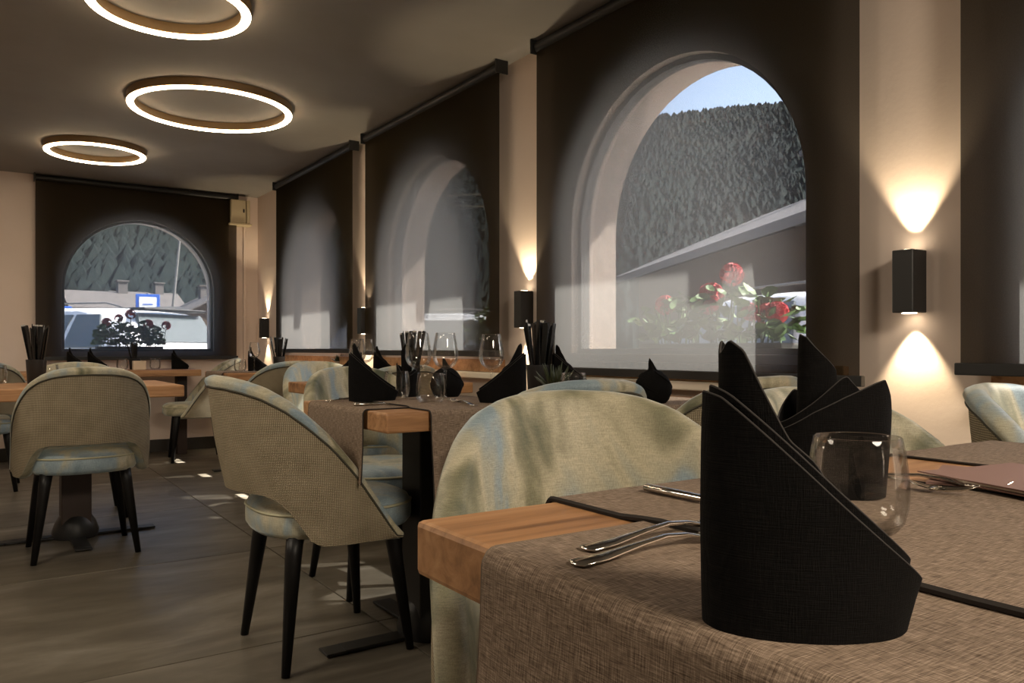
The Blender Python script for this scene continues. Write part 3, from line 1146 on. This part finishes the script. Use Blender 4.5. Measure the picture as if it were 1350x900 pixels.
def put(me_pair, name, x, y, rz, label, cat, group=None, sc=1.0, z=TT):
    o = bpy.data.objects.new(name, me_pair[0]); COL.objects.link(o)
    o.location = (x, y, z); o.rotation_euler = (0, 0, R(rz)); o.scale = sc if hasattr(sc, '__len__') else (sc, sc, sc)
    tag(o, label, cat, group)
    h = bpy.data.objects.new('hem', me_pair[1]); COL.objects.link(h); h.parent = o
    return o
RN = TT+0.006
put((cone_me, cone_hem), 'napkin', 0.4316, 0.3116, -34, 'largest black folded napkin standing in the foreground', 'napkin', z=RN-0.0035, sc=(0.845, 0.84, 0.945))
put((fan_me, fan_hem), 'napkin', 0.825, 0.560, -34, 'black napkin folded with tall roll and fan, behind the near tumbler', 'napkin', z=RN-.0012)
G_N = 'folded black napkins on the tables'
put((cone_me, cone_hem), 'napkin', 1.075, 2.40, -26, 'black cone napkin standing left of the wine glasses on the middle table', 'napkin', G_N, z=RN)
put((cone_me_m, cone_hem_m), 'napkin', 1.40, 2.12, -36, 'black cone napkin right of the wine glasses, pointing up to the right', 'napkin', G_N, z=RN-.0012)
put((fan_me, fan_hem), 'napkin', 1.27, 2.53, 55, 'narrow black napkin behind the left wine glass stem', 'napkin', G_N, z=RN-.0012)
put((cone_me, cone_hem), 'napkin', 1.84, 2.32, -36, 'black napkin with pointed tip beside the spiky plant', 'napkin', G_N, z=RN-.003)
put((cone_me, cone_hem), 'napkin', 1.845, 3.92, -30, 'black napkin in front of the wooden rail on the second window table', 'napkin', G_N, z=RN-.003)
put((cone_me_m, cone_hem_m), 'napkin', 1.645, 3.98, -30, 'black napkin partly hidden behind the cone napkin of the middle table', 'napkin', G_N, z=RN-.003)
put((cone_me, cone_hem), 'napkin', 1.84, 6.25, -30, 'dark napkin beside the wine glass in the far right corner', 'napkin', G_N, z=RN-.003)
put((cone_me, cone_hem), 'napkin', 0.71, 7.42, -20, 'leftmost black napkin on the far wall table', 'napkin', G_N, z=TT)
put((cone_me, cone_hem), 'napkin', 0.86, 7.42, -20, 'black napkin second from the left on the far wall table', 'napkin', G_N, z=TT)
put((cone_me, cone_hem), 'napkin', 1.50, 7.40, -10, 'black boot shaped napkin at the right end of the far wall table', 'napkin', G_N, sc=0.9, z=TT)

def onion():
    mb = MB(); n = 40
    prof = [(0.0, 0.0), (.040, 0.0), (.050, .012), (.057, .032), (.0575, .05), (.052, .07), (.040, .088), (.024, .10), (.013, .106), (.009, .118), (.006, .13), (.001, .142)]
    vs_ = []; fs_ = []
    for i, (r, z) in enumerate(prof):
        for j in range(n):
            a = 2*PI*j/n
            f = 1+0.05*math.sin(5*a+z*30)*min(1, z/0.05)*(1 if z < 0.1 else 3)
            tw = 0.5*z/0.1
            vs_.append((r*f*math.cos(a+tw)-max(0, z-0.1)*0.35, r*f*math.sin(a+tw), z+0.001))
    for i in range(len(prof)-1):
        for j in range(n):
            fs_.append((i*n+j, i*n+(j+1) % n, (i+1)*n+(j+1) % n, (i+1)*n+j))
    mb.add(vs_, fs_)
    # crossing folds wrapped round the bulb
    for k_, (a0, zz) in enumerate(((0.4, .088), (2.3, .084), (4.2, .09))):
        pts = []
        for q in range(15):
            f = q/14
            a = a0+f*1.9
            z = zz*(1-0.75*f)+0.012
            r = interp([(0, .05), (.032, .0575), (.05, .058), (.07, .0525), (.088, .041), (.1, .025)], z)+0.001
            pts.append((r*math.cos(a), r*math.sin(a), z))
        mb.tube(pts, 0.0028, 6)
    me = mb.mesh('napkin'); fixn(me); me.materials.append(M_NAPKIN)
    uvl = me.uv_layers.new(name='UVMap')
    for lp in me.loops:
        c = me.vertices[lp.vertex_index].co
        uvl.data[lp.index].uv = (math.atan2(c.y, c.x)*0.05, c.z)
    return me
on = onion()
for (x, y, z, lb) in ((1.79, 1.845, RN-.003, 'round black napkin ball with a pointed tip on the sunlit window table'),
                      (1.41, 2.50, RN-.003, 'round black napkin seen through the tumblers of the middle table')):
    o = bpy.data.objects.new('napkin', on); COL.objects.link(o); o.location = (x, y, z); tag(o, lb, 'napkin')

# ------------------------------------------------------------------ glasses
def glass_mesh(name, outer, thick, n=40):
    inner = [(max(0.0005, r-thick), z) for (r, z) in outer]
    mb = MB()
    prof = outer+[(outer[-1][0]-thick/2, outer[-1][1]+thick*0.6)]+list(reversed(inner))
    # keep a solid base
    prof = [p if k_ < len(outer)+1 else (p[0], max(p[1], outer[0][1]+0.008)) for k_, p in enumerate(prof)]
    mb.lathe([(0.0005, outer[0][1])]+prof, n, (0, 0, 0), False)
    me = mb.mesh(name); fixn(me); me.materials.append(M_GLASS)
    return me
tum = glass_mesh('tumbler', [(.024, 0.0), (.034, .003), (.041, .012), (.0445, .026), (.0455, .042), (.0445, .060), (.042, .080), (.0395, .093)], 0.0014)
def wine_meshes():
    a = MB(); a.lathe([(.0005, 0.0), (.034, 0.0), (.0345, .0015), (.03, .003), (.012, .006), (.0005, .0075)], 32, (0, 0, 0), False)
    b = MB(); b.tube([(0, 0, .005), (0, 0, .02), (0, 0, .07), (0, 0, .095), (0, 0, .102)], [.006, .0036, .0032, .004, .007], 12)
    c = glass_mesh('bowl', [(.006, .10), (.020, .106), (.034, .118), (.0415, .134), (.0435, .150), (.041, .175), (.036, .20), (.0325, .222)], 0.0011)
    out = []
    for nm, q in (('base', a), ('stem', b)):
        me = q.mesh(nm); fixn(me); me.materials.append(M_GLASS); out.append((nm, me))
    out.append(('bowl', c))
    return out
WM = wine_meshes()
def tumbler(x, y, label, z=RN+0.0005, group='water tumblers'):
    o = bpy.data.objects.new('tumbler', tum); COL.objects.link(o); o.location = (x, y, z); tag(o, label, 'glass', group)
def wineglass(x, y, label, z=RN+0.0005):
    r_ = empty('wine_glass', (x, y, z), 0, label, 'glass', 'wine glasses')
    for nm, me in WM: link(nm, me, r_)
tumbler(0.668, 0.425, 'clear tumbler standing beside the largest black napkin', z=RN+0.0025)
bpy.data.objects['tumbler'].scale = (0.96, 0.96, 0.93)
tumbler(1.175, 2.185, 'clear tumbler in front of the two wine glasses on the middle table')
tumbler(1.19, 2.455, 'clear tumbler right behind the cone napkin on the middle table')
tumbler(1.64, 2.06, 'tumbler showing only its rim beside the spiky plant', z=RN-.0025)
tumbler(1.69, 6.2, 'small tumbler on the far right corner table', z=RN-.0025)
tumbler(1.30, 7.4, 'tumbler left of the boot shaped napkin on the far wall table', z=TT+.0005)
tumbler(1.04, 7.38, 'tumbler left of the pale box on the far wall table', z=TT+.0005)
tumbler(0.33, 4.78, 'tumbler right of the black vase on the left table', z=TT+.0005)
tumbler(0.10, 4.72, 'tumbler left of the black vase on the left table', z=TT+.0005)
wineglass(1.215, 2.345, 'left wine glass of the close pair on the middle table')
wineglass(1.30, 2.315, 'right wine glass of the close pair on the middle table')
wineglass(1.475, 2.305, 'wine glass beside the right cone napkin on the middle table', z=RN-.0025)
wineglass(1.60, 3.75, 'left wine glass on the second window table, seen above the cone napkin', z=RN-.0025)
wineglass(1.69, 3.85, 'right wine glass on the second window table, seen above the cone napkin', z=RN-.0025)
wineglass(1.775, 6.12, 'wine glass on the far right corner table', z=RN-.0025)

# ------------------------------------------------------------------ chopstick vases
def vase(x, y, z, h, n, label, seed):
    rnd = random.Random(seed)
    r_ = empty('sleeve_vase', (x, y, z), 0, label, 'vase')
    hc = 0.12*h/0.28
    mb = MB(); mb.lathe([(.036, 0.0), (.040, .004), (.047, hc), (.044, hc), (.037, .01), (.0005, .008)], 28); mb.build('cup', M_BLACK, r_, True)
    for i in range(n):
        a = 2*PI*i/n+rnd.random()*0.3
        rb = 0.006+0.02*rnd.random() if i % 3 else 0.004
        ln = h*(0.93+0.1*rnd.random())
        rt = (0.038+0.035*rnd.random()) if i % 3 else 0.02
        p0 = Vector((rb*math.cos(a), rb*math.sin(a), 0.012))
        p1 = Vector((rt*math.cos(a), rt*math.sin(a), ln))
        d = (p1-p0)
        q = d.to_track_quat('Z', 'Y').to_matrix().to_4x4()
        Mx = Matrix.Translation(p0) @ q @ Matrix.Rotation(rnd.random()*3, 4, 'Z')
        mb = MB(); mb.rbox(-.010, .010, -.0025, .0025, 0, d.length, 0.001, 1, Mx)
        s_ = mb.build('paper_sleeve', M_SLEEVE, r_)
        mb = MB(); mb.rbox(-.0095, .0095, -.002, .002, d.length-.002, d.length+.007, 0.0008, 1, Mx)
        mb.build('tip', M_SLEEVETIP if i % 4 == 0 else M_SLEEVE, s_)
vase(0.265, 4.66, TT+.0005, 0.285, 16, 'black vase of black paper sleeves on the left oak table', 1)
vase(1.735, 2.385, RN-.0025, 0.265, 16, 'black vase of black paper sleeves beside the large window', 2)
vase(1.94, 3.83, RN-.0025, 0.255, 14, 'black vase of paper sleeves seen through the left wine glass', 3)
vase(2.03, 6.32, RN-.0025, 0.26, 14, 'black vase of paper sleeves in the far right corner', 4)
vase(1.15, 7.46, TT+.0005, 0.22, 7, 'small black vase of sleeves before the far window', 5)
o = MB(); o.rbox(-.05, .05, -.03, .03, 0, .075, .003); o = o.build('napkin_box', M_WBOX); o.location = (1.165, 7.35, TT+.0005)
tag(o, 'small pale box on the far wall table in front of the vase', 'box')

# ------------------------------------------------------------------ small plants
def succulent(x, y, z, s, label, seed):
    rnd = random.Random(seed)
    r_ = empty('succulent', (x, y, z), 0, label, 'plant')
    mb = MB(); mb.lathe([(.026*s, 0), (.034*s, .045*s), (.030*s, .045*s), (.028*s, .038*s), (.0005, .038*s)], 18); mb.build('pot', M_POT, r_, True)
    mb = MB()
    for i in range(34):
        a = rnd.random()*2*PI; el = 0.35+rnd.random()*1.1
        L = (0.05+0.035*rnd.random())*s
        d = Vector((math.cos(a)*math.cos(el), math.sin(a)*math.cos(el), math.sin(el)))
        b = Vector((0, 0, .038*s))+Vector((math.cos(a), math.sin(a), 0))*0.008*s
        mb.tube([b, b+d*L*0.4, b+d*L*0.8+Vector((0, 0, .004*s)), b+d*L+Vector((0, 0, .01*s))], [.004*s, .0055*s, .003*s, .0006], 5)
    o = mb.build('leaves', M_SUCC, r_, True); o['kind'] = 'stuff'
succulent(1.655, 2.19, RN-.0025, 1.0, 'spiky succulent beside the black vase under the large window', 3)
succulent(2.02, 5.98, 0.8065, 0.7, 'tiny green plant on the far window sill', 4)
bpy.data.objects['succulent.001'].location = (2.247, 5.62, 0.8035)

# ------------------------------------------------------------------ cutlery
def ribbon(mb, secs):
    """secs: (x, z, half width, half thickness) along local x; elliptic sections"""
    n = 8
    vs_ = []
    for (x, z, hw, ht) in secs:
        for j in range(n):
            a = 2*PI*j/n
            vs_.append((x, hw*math.cos(a), z+ht*math.sin(a)))
    fs_ = []
    for i in range(len(secs)-1):
        for j in range(n):
            fs_.append((i*n+j, i*n+(j+1) % n, (i+1)*n+(j+1) % n, (i+1)*n+j))
    fs_.append(tuple(range(n))); fs_.append(tuple((len(secs)-1)*n+j for j in range(n)))
    mb.add(vs_, fs_)
def fork_meshes():
    h = MB()
    ribbon(h, [(0, .0035, .004, .0012), (.004, .0035, .0115, .0017), (.03, .0045, .0095, .0018), (.07, .009, .005, .0022), (.10, .012, .0036, .0022), (.125, .0105, .0042, .0018), (.138, .008, .010, .0012), (.15, .006, .0125, .0011), (.156, .0055, .0125, .001)])
    t = MB()
    for k_ in range(4):
        yy = -.0098+k_*.00653
        t.tube([(.152, yy, .0057), (.17, yy, .0058), (.188, yy, .0085), (.200, yy*0.95, .0125)], [.0017, .0016, .0013, .0007], 6)
    a = h.mesh('handle'); fixn(a); a.materials.append(M_STEEL)
    b = t.mesh('tines'); fixn(b); b.materials.append(M_STEEL)
    return a, b
def knife_meshes():
    h = MB()
    ribbon(h, [(0, .0055, .004, .003), (.003, .0055, .0085, .0048), (.05, .0055, .008, .0045), (.09, .0055, .0058, .004), (.10, .0055, .005, .0032)])
    b = MB()
    ribbon(b, [(.10, .0045, .005, .002), (.112, .0035, .008, .0012), (.16, .003, .0095, .001), (.20, .003, .008, .0008), (.216, .003, .002, .0006)])
    a = h.mesh('handle'); fixn(a); a.materials.append(M_STEEL)
    c = b.mesh('blade'); fixn(c); c.materials.append(M_STEEL)
    return a, c
FM, KM = fork_meshes(), knife_meshes()
def cutlery(kind, x, y, rz, label, z, group=None, pitch=0):
    r_ = empty(kind, (x, y, z), 0, label, kind, group)
    r_.rotation_euler = (0, R(pitch), R(rz))
    for nm, me in zip(('handle', 'tines') if kind == 'fork' else ('handle', 'blade'), FM if kind == 'fork' else KM):
        link(nm, me, r_)
ZC = RN-0.0022
cutlery('fork', 0.388, 0.488, 0, 'nearest steel fork with its handle end at the left table edge', ZC, 'cutlery of the near place setting')
cutlery('fork', 0.425, 0.520, 1, 'second steel fork lying just behind the nearest fork', ZC, 'cutlery of the near place setting')
cutlery('knife', 0.668, 0.700, -90, 'steel knife with its square handle end at the far edge of the nearest table', RN-0.0015)
cutlery('fork', 0.925, 0.655, -82, 'left of the two forks lying right of the near tumbler', RN-0.0015, 'forks right of the tumbler')
cutlery('fork', 0.962, 0.640, -74, 'right of the two forks lying right of the near tumbler', RN-0.0015, 'forks right of the tumbler')
cutlery('fork', 0.945, 2.475, 2, 'fork left of the cone napkin on the middle table', ZC, 'cutlery of the middle table')
cutlery('knife', 0.945, 2.24, 0, 'knife before the cone napkin on the middle table', ZC, 'cutlery of the middle table')
cutlery('fork', 1.235, 2.02, 80, 'fork before the tumbler on the middle table', RN-0.0015, 'cutlery of the middle table')
cutlery('knife', 1.66, 1.78, 88, 'knife left of the round black napkin', ZC, None)
cutlery('fork', 1.70, 1.775, 92, 'fork between the knife and the round black napkin', ZC, None)

# ------------------------------------------------------------------ menus
def menu(x, y, z, rz, label, lift, wdt=0.15, hgt=0.23):
    r_ = empty('menu', (x, y, z), 0, label, 'menu')
    r_.rotation_euler = (0, 0, R(rz))
    mb = MB(); mb.rbox(0, wdt, 0, hgt, 0.0, .0022, .0007, 1); mb.build('back_cover', M_MENU, r_)
    mb = MB(); mb.rbox(.003, wdt-.003, .003, hgt-.003, .0024, .0052, .0007, 1); mb.build('pages', M_PAPER, r_)
    mb = MB()
    P = []
    for i in range(9):
        u = i/8
        P.append([Vector((wdt*u, hgt*v, .0055+lift*(u**1.7))) for v in (0, .5, 1)])
    Q = [[p+Vector((0, 0, .0016)) for p in r2] for r2 in P]
    mb.grid(P); mb.grid(Q)
    k_ = len(P); B = k_*3
    for i in range(k_-1):
        mb.f.append((i*3, (i+1)*3, B+(i+1)*3, B+i*3)); mb.f.append((i*3+2, B+i*3+2, B+(i+1)*3+2, (i+1)*3+2))
    for e in (0, (k_-1)*3):
        mb.f.append((e, e+1, B+e+1, B+e)); mb.f.append((e+1, e+2, B+e+2, B+e+1))
    mb.build('front_cover', M_MENU, r_, True)
menu(1.073, 0.322, RN-.0055, 21, 'lower brown menu folder lying beside the two forks', .003, 0.16, 0.23)
menu(0.955, 0.345, RN+.003, -17, 'upper brown menu folder lying on the other menu', .004, 0.16, 0.23)

# ------------------------------------------------------------------ outdoors
mb = MB(); mb.box(-60, 120, -60, 140, -0.32, -0.12); o = mb.build('ground', M_GROUND); tag(o, kind='structure')
# balcony above the windows, with beam ends
root = empty('balcony', (XO, 3, 2.8), 0, 'timber balcony jutting out over the right hand windows', 'balcony')
mb = MB(); mb.box(0.0, 1.24, -7.5, 5.3, 0.10, 0.24); mb.build('deck_slab', M_HOUSE, root)
for i in range(12):
    mb = MB(); mb.box(0.0, 1.20, -7.2+i*1.1, -7.06+i*1.1, -0.06, 0.10); mb.build('beam', M_HOUSE, root)

# wooded mountainside
def slope_z(a, d):
    k_ = max(0.0, d-150)
    return -1.0+k_*(0.47+0.06*noise.noise(Vector((a*2.2+3, 0, 0))))+5*noise.noise(Vector((a*4, d*0.03, 0)))*min(1, k_/40)
def hill():
    mb = MB()
    P = []
    nx, ny = 70, 22
    for i in range(nx+1):
        a = R(-60+170*i/nx)       # from +Y turning to +X
        row = []
        for j in range(ny+1):
            d = 146+250*j/ny
            row.append(Vector((d*math.sin(a), d*math.cos(a), slope_z(a, d))))
        P.append(row)
    mb.grid(P)
    return mb.build('hillside', M_HILL, None, True)
h = hill(); tag(h, kind='structure')
def forest():
    rnd = random.Random(5)
    mb = MB()
    for i in range(26000):
        a = R(-8+78*rnd.random())
        d = 152+rnd.random()**0.8*240
        z = slope_z(a, d)
        hgt = 3.2+2.6*rnd.random(); r = 2.2+1.2*rnd.random()
        x, y = d*math.sin(a), d*math.cos(a)
        b = len(mb.v); n = 5
        for (zz, rr) in ((0.3, r), (hgt*0.4, r*0.8), (hgt, 0.03)):
            for j in range(n):
                q = 2*PI*j/n+rnd.random()*0.4
                f = rr*(0.75+0.5*rnd.random())
                mb.v.append((x+f*math.cos(q), y+f*math.sin(q), z+zz-0.6))
        for k_ in range(2):
            for j in range(n):
                mb.f.append((b+k_*n+j, b+k_*n+(j+1) % n, b+(k_+1)*n+(j+1) % n, b+(k_+1)*n+j))
    o = mb.build('conifer_forest', M_CONIFER, None, True, False)
    tag(o, 'dense dark conifer forest covering the mountainside outside the windows', 'forest', None, 'stuff')
forest()

def house(x, y, rz, L, W, H, RH, label):
    r_ = empty('house', (x, y, -0.12), R(rz), label, 'house')
    mb = MB(); mb.box(-L/2, L/2, -W/2, W/2, 0, H)
    mb.add([(-L/2, -W/2, H), (-L/2, W/2, H), (-L/2, 0, H+RH*0.86), (L/2, -W/2, H), (L/2, W/2, H), (L/2, 0, H+RH*0.86)], [(0, 1, 2), (3, 5, 4)])
    mb.build('wall', M_HOUSE, r_)
    e = 0.7
    for s_ in (-1, 1):
        mb = MB()
        y1 = s_*(W/2+e); z1 = H-RH*e/(W/2)*0.86
        a = [(-L/2-e, 0, H+RH), (L/2+e, 0, H+RH), (L/2+e, y1, z1+RH*0.14), (-L/2-e, y1, z1+RH*0.14)]
        mb.add(a+[(p[0], p[1], p[2]-0.14) for p in a], [(0, 1, 2, 3), (7, 6, 5, 4), (0, 4, 5, 1), (1, 5, 6, 2), (2, 6, 7, 3), (3, 7, 4, 0)])
        rf = mb.build('roof', M_ROOF, r_)
    mb = MB(); mb.box(L*0.2, L*0.2+0.7, -0.35, 0.35, H+RH*0.6, H+RH+0.8); mb.box(L*0.2-0.1, L*0.2+0.8, -0.45, 0.45, H+RH+0.8, H+RH+0.92)
    mb.build('chimney', M_ROOF, r_)
    for i in range(3):
        mb = MB(); xx = -L/2+L*(i+0.5)/3
        mb.box(xx-0.5, xx+0.5, -W/2-0.05, -W/2+0.05, 1.0, 2.1); mb.build('window', M_CARGLASS, r_)
house(8.6, 70, 4, 4.6, 5, 4.3, 1.3, 'far house with a long grey roof, leftmost behind the car')
house(12.6, 77, 6, 4.4, 5, 4.6, 1.5, 'far house right behind the blue street sign')
house(15.6, 66, 92, 6, 4.2, 4.0, 1.3, 'far house with its gable towards us, right of the lamp pole')
house(14.2, 8.4, 63, 9, 7, 2.75, 1.7, 'dark timber house outside the largest arched window')

# blue sign with a white panel, lamp pole
def sign(x, y, rz, z0, s, label):
    r_ = empty('street_sign', (x, y, -0.12), R(rz), label, 'sign')
    mb = MB(); mb.tube([(0, 0.04, 0), (0, 0.04, z0+s*1.2)], 0.035, 8); mb.build('post', M_GREYFRAME, r_, True)
    mb = MB(); mb.rbox(-s/2, s/2, -0.02, 0.02, z0, z0+s*1.15, .01); mb.build('panel', M_SIGNBLUE, r_)
    mb = MB(); mb.rbox(-s*.36, s*.36, -0.03, -0.021, z0+s*.38, z0+s*1.02, .004); mb.build('white_field', M_SIGNWHITE, r_)
    mb = MB(); mb.rbox(-s*.2, s*.2, -0.036, -0.031, z0+s*.66, z0+s*.71, .002); mb.build('bar', M_SIGNBLUE, r_)
sign(3.02, 18.0, -8, 1.66, 0.46, 'blue street sign with a white field above the car roof')
sign(1.47, 18.2, -5, 1.5, 0.35, 'blue street sign at the left edge of the far window')
root = empty('street_lamp', (5.75, 30.0, -0.12), 0, 'slightly leaning grey lamp pole behind the car', 'street lamp')
mb = MB(); mb.tube([(0, 0, 0), (0.1, 0, 2.5), (0.45, 0, 6.2), (0.62, 0, 6.8)], [.06, .05, .04, .03], 8); mb.build('pole', M_GREYFRAME, root, True)
mb = MB(); mb.rbox(0.5, 1.15, -0.12, 0.12, 6.75, 6.87, .03); mb.build('lamp_head', M_GREYFRAME, root)

# estate car
def car(x, y, rz, label, z=-0.12):
    r_ = empty('car', (x, y, z), R(rz), label, 'car')
    # sections along x: rear -2.25 .. front 2.25 ; (x, half width low, z low, belt half width, belt z, roof half width, roof z)
    secs = [(-2.28, .70, .42, .72, .80, .62, .86), (-2.20, .84, .30, .84, .98, .66, 1.06), (-2.05, .88, .26, .88, 1.0, .62, 1.36), (-1.80, .90, .24, .90, 1.0, .63, 1.49),
            (-1.2, .91, .22, .91, .99, .66, 1.55), (-.3, .91, .22, .91, .98, .67, 1.56), (.35, .91, .22, .91, .97, .65, 1.50), (.8, .91, .22, .91, .96, .60, 1.30),
            (1.25, .90, .22, .89, .95, .80, 1.02), (1.8, .87, .24, .84, .86, .76, .92), (2.2, .76, .32, .72, .70, .62, .74), (2.3, .6, .40, .6, .6, .5, .62)]
    mb = MB()
    P = []
    for (sx, w0, z0, w1, z1, w2, z2) in secs:
        half = [(w0*.85, z0), (w0, z0+.12), (w0*1.01, (z0+z1)/2), (w1, z1-.03), (w1-.02, z1), ((w1+w2)/2, (z1+z2)/2), (w2, z2-.06*(z2 > 1.2)), (w2*.8, z2-.01*(z2 > 1.2)), (0, z2+.01)]
        ring = [Vector((sx, -a, b)) for a, b in half]+[Vector((sx, a, b)) for a, b in reversed(half[:-1])]
        P.append(ring)
    mb.grid(P)
    k_ = len(P[0])
    mb.f.append(tuple(range(k_))); mb.f.append(tuple(reversed([(len(P)-1)*k_+j for j in range(k_)])))
    for i in range(len(P)-1):
        mb.f.append((i*k_, i*k_+k_-1, (i+1)*k_+k_-1, (i+1)*k_))
    mb.build('body', M_CARPAINT, r_, True)
    def quad(name, pts, m, off):
        mb = MB()
        c = [Vector(p) for p in pts]
        n = (c[1]-c[0]).cross(c[2]-c[0]).normalized()*off
        k2 = len(c)
        mb.add([p+n for p in c]+[p-n for p in c], [tuple(range(k2)), tuple(reversed(range(k2, 2*k2)))]+[(i, (i+1) % k2, k2+(i+1) % k2, k2+i) for i in range(k2)])
        mb.build(name, m, r_)
    for s_ in (-1, 1):
        wz = lambda w1, z1, w2, z2, f: (s_*(w1+(w2-w1)*f+.012), z1+(z2-z1)*f)
        def side(xa, xb, xc, xd):
            lo = 1.0; hi = 1.44
            quad('side_window', [(xa, s_*.905, lo), (xb, s_*.905, lo), (xc, s_*.71, hi), (xd, s_*.71, hi)], M_CARGLASS, .012)
        side(-1.72, -1.02, -1.06, -1.50)
        side(-.92, -.02, -.06, -.98)
        side(.06, .98, .42, .02)
        mb = MB(); mb.tube([(-1.8, s_*.62, 1.535), (-1.5, s_*.62, 1.60), (-.2, s_*.62, 1.61), (.3, s_*.6, 1.55)], .012, 6); mb.build('roof_rail', M_GREYFRAME, r_, True)
        for wx in (-1.38, 1.38):
            mb = MB()
            mb.tube([(wx, s_*.70, .33), (wx, s_*.93, .33)], .33, 24); wh = mb.build('wheel', M_CARDARK, r_, True)
            mb = MB(); mb.tube([(wx, s_*.90, .33), (wx, s_*.94, .33)], .2, 16); mb.build('rim', M_STEEL, wh, True)
        mb = MB(); mb.rbox(-2.26, -2.06, s_*.80-.09, s_*.80+.09, .78, .97, .03); mb.build('tail_light', M_TAIL, r_)
        mb = MB(); mb.rbox(.72, .86, s_*1.0-.1, s_*1.0+.1, .95, 1.08, .03); mb.build('mirror', M_CARPAINT, r_)
    quad('rear_window', [(-2.19, -.66, 1.06), (-2.19, .66, 1.06), (-1.98, .56, 1.44), (-1.98, -.56, 1.44)], M_CARGLASS, .03)
    quad('windscreen', [(1.22, -.76, 1.0), (1.22, .76, 1.0), (.50, .60, 1.44), (.50, -.60, 1.44)], M_CARGLASS, .03)
    mb = MB(); mb.rbox(-2.12, -1.85, -.55, .55, 1.50, 1.535, .012); mb.build('spoiler', M_CARDARK, r_)
    return r_
car(1.2, 13.6, 123, 'white estate car parked outside the far window', -0.05)
car(6.8, 5.3, 70, 'white car seen low at the right of the largest arched window')

car(6.3, 10.0, -34, 'white car whose bonnet shows low at the left of the largest arched window')
# geranium boxes
leaf_mb = None
def leaf_cluster(L, seed, hmax):
    rnd = random.Random(seed)
    mb = MB()
    for i in range(260):
        x = (rnd.random()-.5)*L; y = (rnd.random()-.5)*.2; z = .02+rnd.random()**1.3*hmax*(1-0.5*abs(x/L*2)**3)
        r = .022+.02*rnd.random()
        n = Vector((rnd.gauss(0, .6), rnd.gauss(0, .6), 1)).normalized()
        u = n.orthogonal().normalized(); v = n.cross(u)
        c = Vector((x, y, z))
        pts = [c+n*-.006]
        ring = []
        for j in range(7):
            a = 2*PI*j/7
            rr = r*(1 if j % 2 else .82)
            ring.append(c+u*rr*math.cos(a)+v*rr*math.sin(a)+n*.004)
        b = len(mb.v)
        mb.v += [tuple(p) for p in pts+ring]
        for j in range(7): mb.f.append((b, b+1+j, b+1+(j+1) % 7))
    for i in range(40):
        x = (rnd.random()-.5)*L*.9
        mb.tube([(x, 0, -.02), (x+rnd.gauss(0, .02), rnd.gauss(0, .03), hmax*.8)], .003, 4)
    return mb
def flower_box(x, y, z, rz, L, flowers, label, seed, hmax=0.22):
    r_ = empty('flower_box', (x, y, z), R(rz), label, 'flower box')
    mb = MB(); mb.rbox(-L/2, L/2, -.085, .085, 0, .15, .008); mb.build('trough', M_PLANTER, r_)
    mb = leaf_cluster(L*1.05, seed, hmax)
    mb.v = [(a, b, c+.15) for a, b, c in mb.v]
    o = mb.build('foliage', M_LEAF, r_, False, False); o['kind'] = 'stuff'
    rnd = random.Random(seed+50)
    for (fx, fy, fz, fr) in flowers:
        mb = MB()
        for i in range(46):
            d = Vector((rnd.gauss(0, 1), rnd.gauss(0, 1), rnd.gauss(0, 1)+.3)).normalized()
            c = Vector((fx, fy, fz))+d*fr*.8
            u = d.orthogonal().normalized(); v = d.cross(u)
            b = len(mb.v)
            rr = fr*.34
            mb.v.append(tuple(c-d*.004))
            for j in range(5):
                a = 2*PI*j/5+i
                mb.v.append(tuple(c+u*rr*math.cos(a)+v*rr*math.sin(a)+d*.004))
            for j in range(5): mb.f.append((b, b+1+j, b+1+(j+1) % 5))
        f = mb.build('flower_head', M_FLOWER, r_, False, False)
        mb = MB(); mb.tube([(fx*.9, fy*.5, .15), (fx, fy, fz-fr*.6)], .0035, 5); mb.build('stem', M_LEAF, f)
flower_box(XO+.13, 2.37, 0.80, 90, 0.80, [(-.10, .02, .44, .055), (.05, -.02, .36, .065), (.02, .03, .32, .05), (-.27, 0, .26, .06), (-.33, .02, .27, .05), (.30, .01, .33, .05), (-.18, .0, .28, .04)], 'flower box of red geraniums outside the largest arched window', 11)
flower_box(XO+.13, 4.05, 0.80, 90, 0.62, [(-.22, 0, .40, .06), (-.14, .03, .32, .05), (.12, .0, .3, .05)], 'flower box of red geraniums behind the second blind', 12)
flower_box(1.21, YBO+.13, 0.80, 0, 0.56, [(-.19, 0, .37, .045), (-.09, 0, .41, .04), (.01, 0, .45, .05), (.16, 0, .36, .05), (.32, .0, .35, .045)], 'flower box of red geraniums in front of the parked car', 13)
for nm, (xx, yy) in (('outer_sill_right', (0, 0)),):
    pass
for c in (2.2575, 4.2075):
    k += 1
    mb = MB(); mb.box(XO, XO+.24, c-.72, c+.72, .75, .80); o = mb.build('trim_%d' % k, M_OUTWALL); tag(o, kind='structure')
k += 1
mb = MB(); mb.box(XBC-.72, XBC+.72, YBO, YBO+.24, .75, .80); o = mb.build('trim_%d' % k, M_OUTWALL); tag(o, kind='structure')
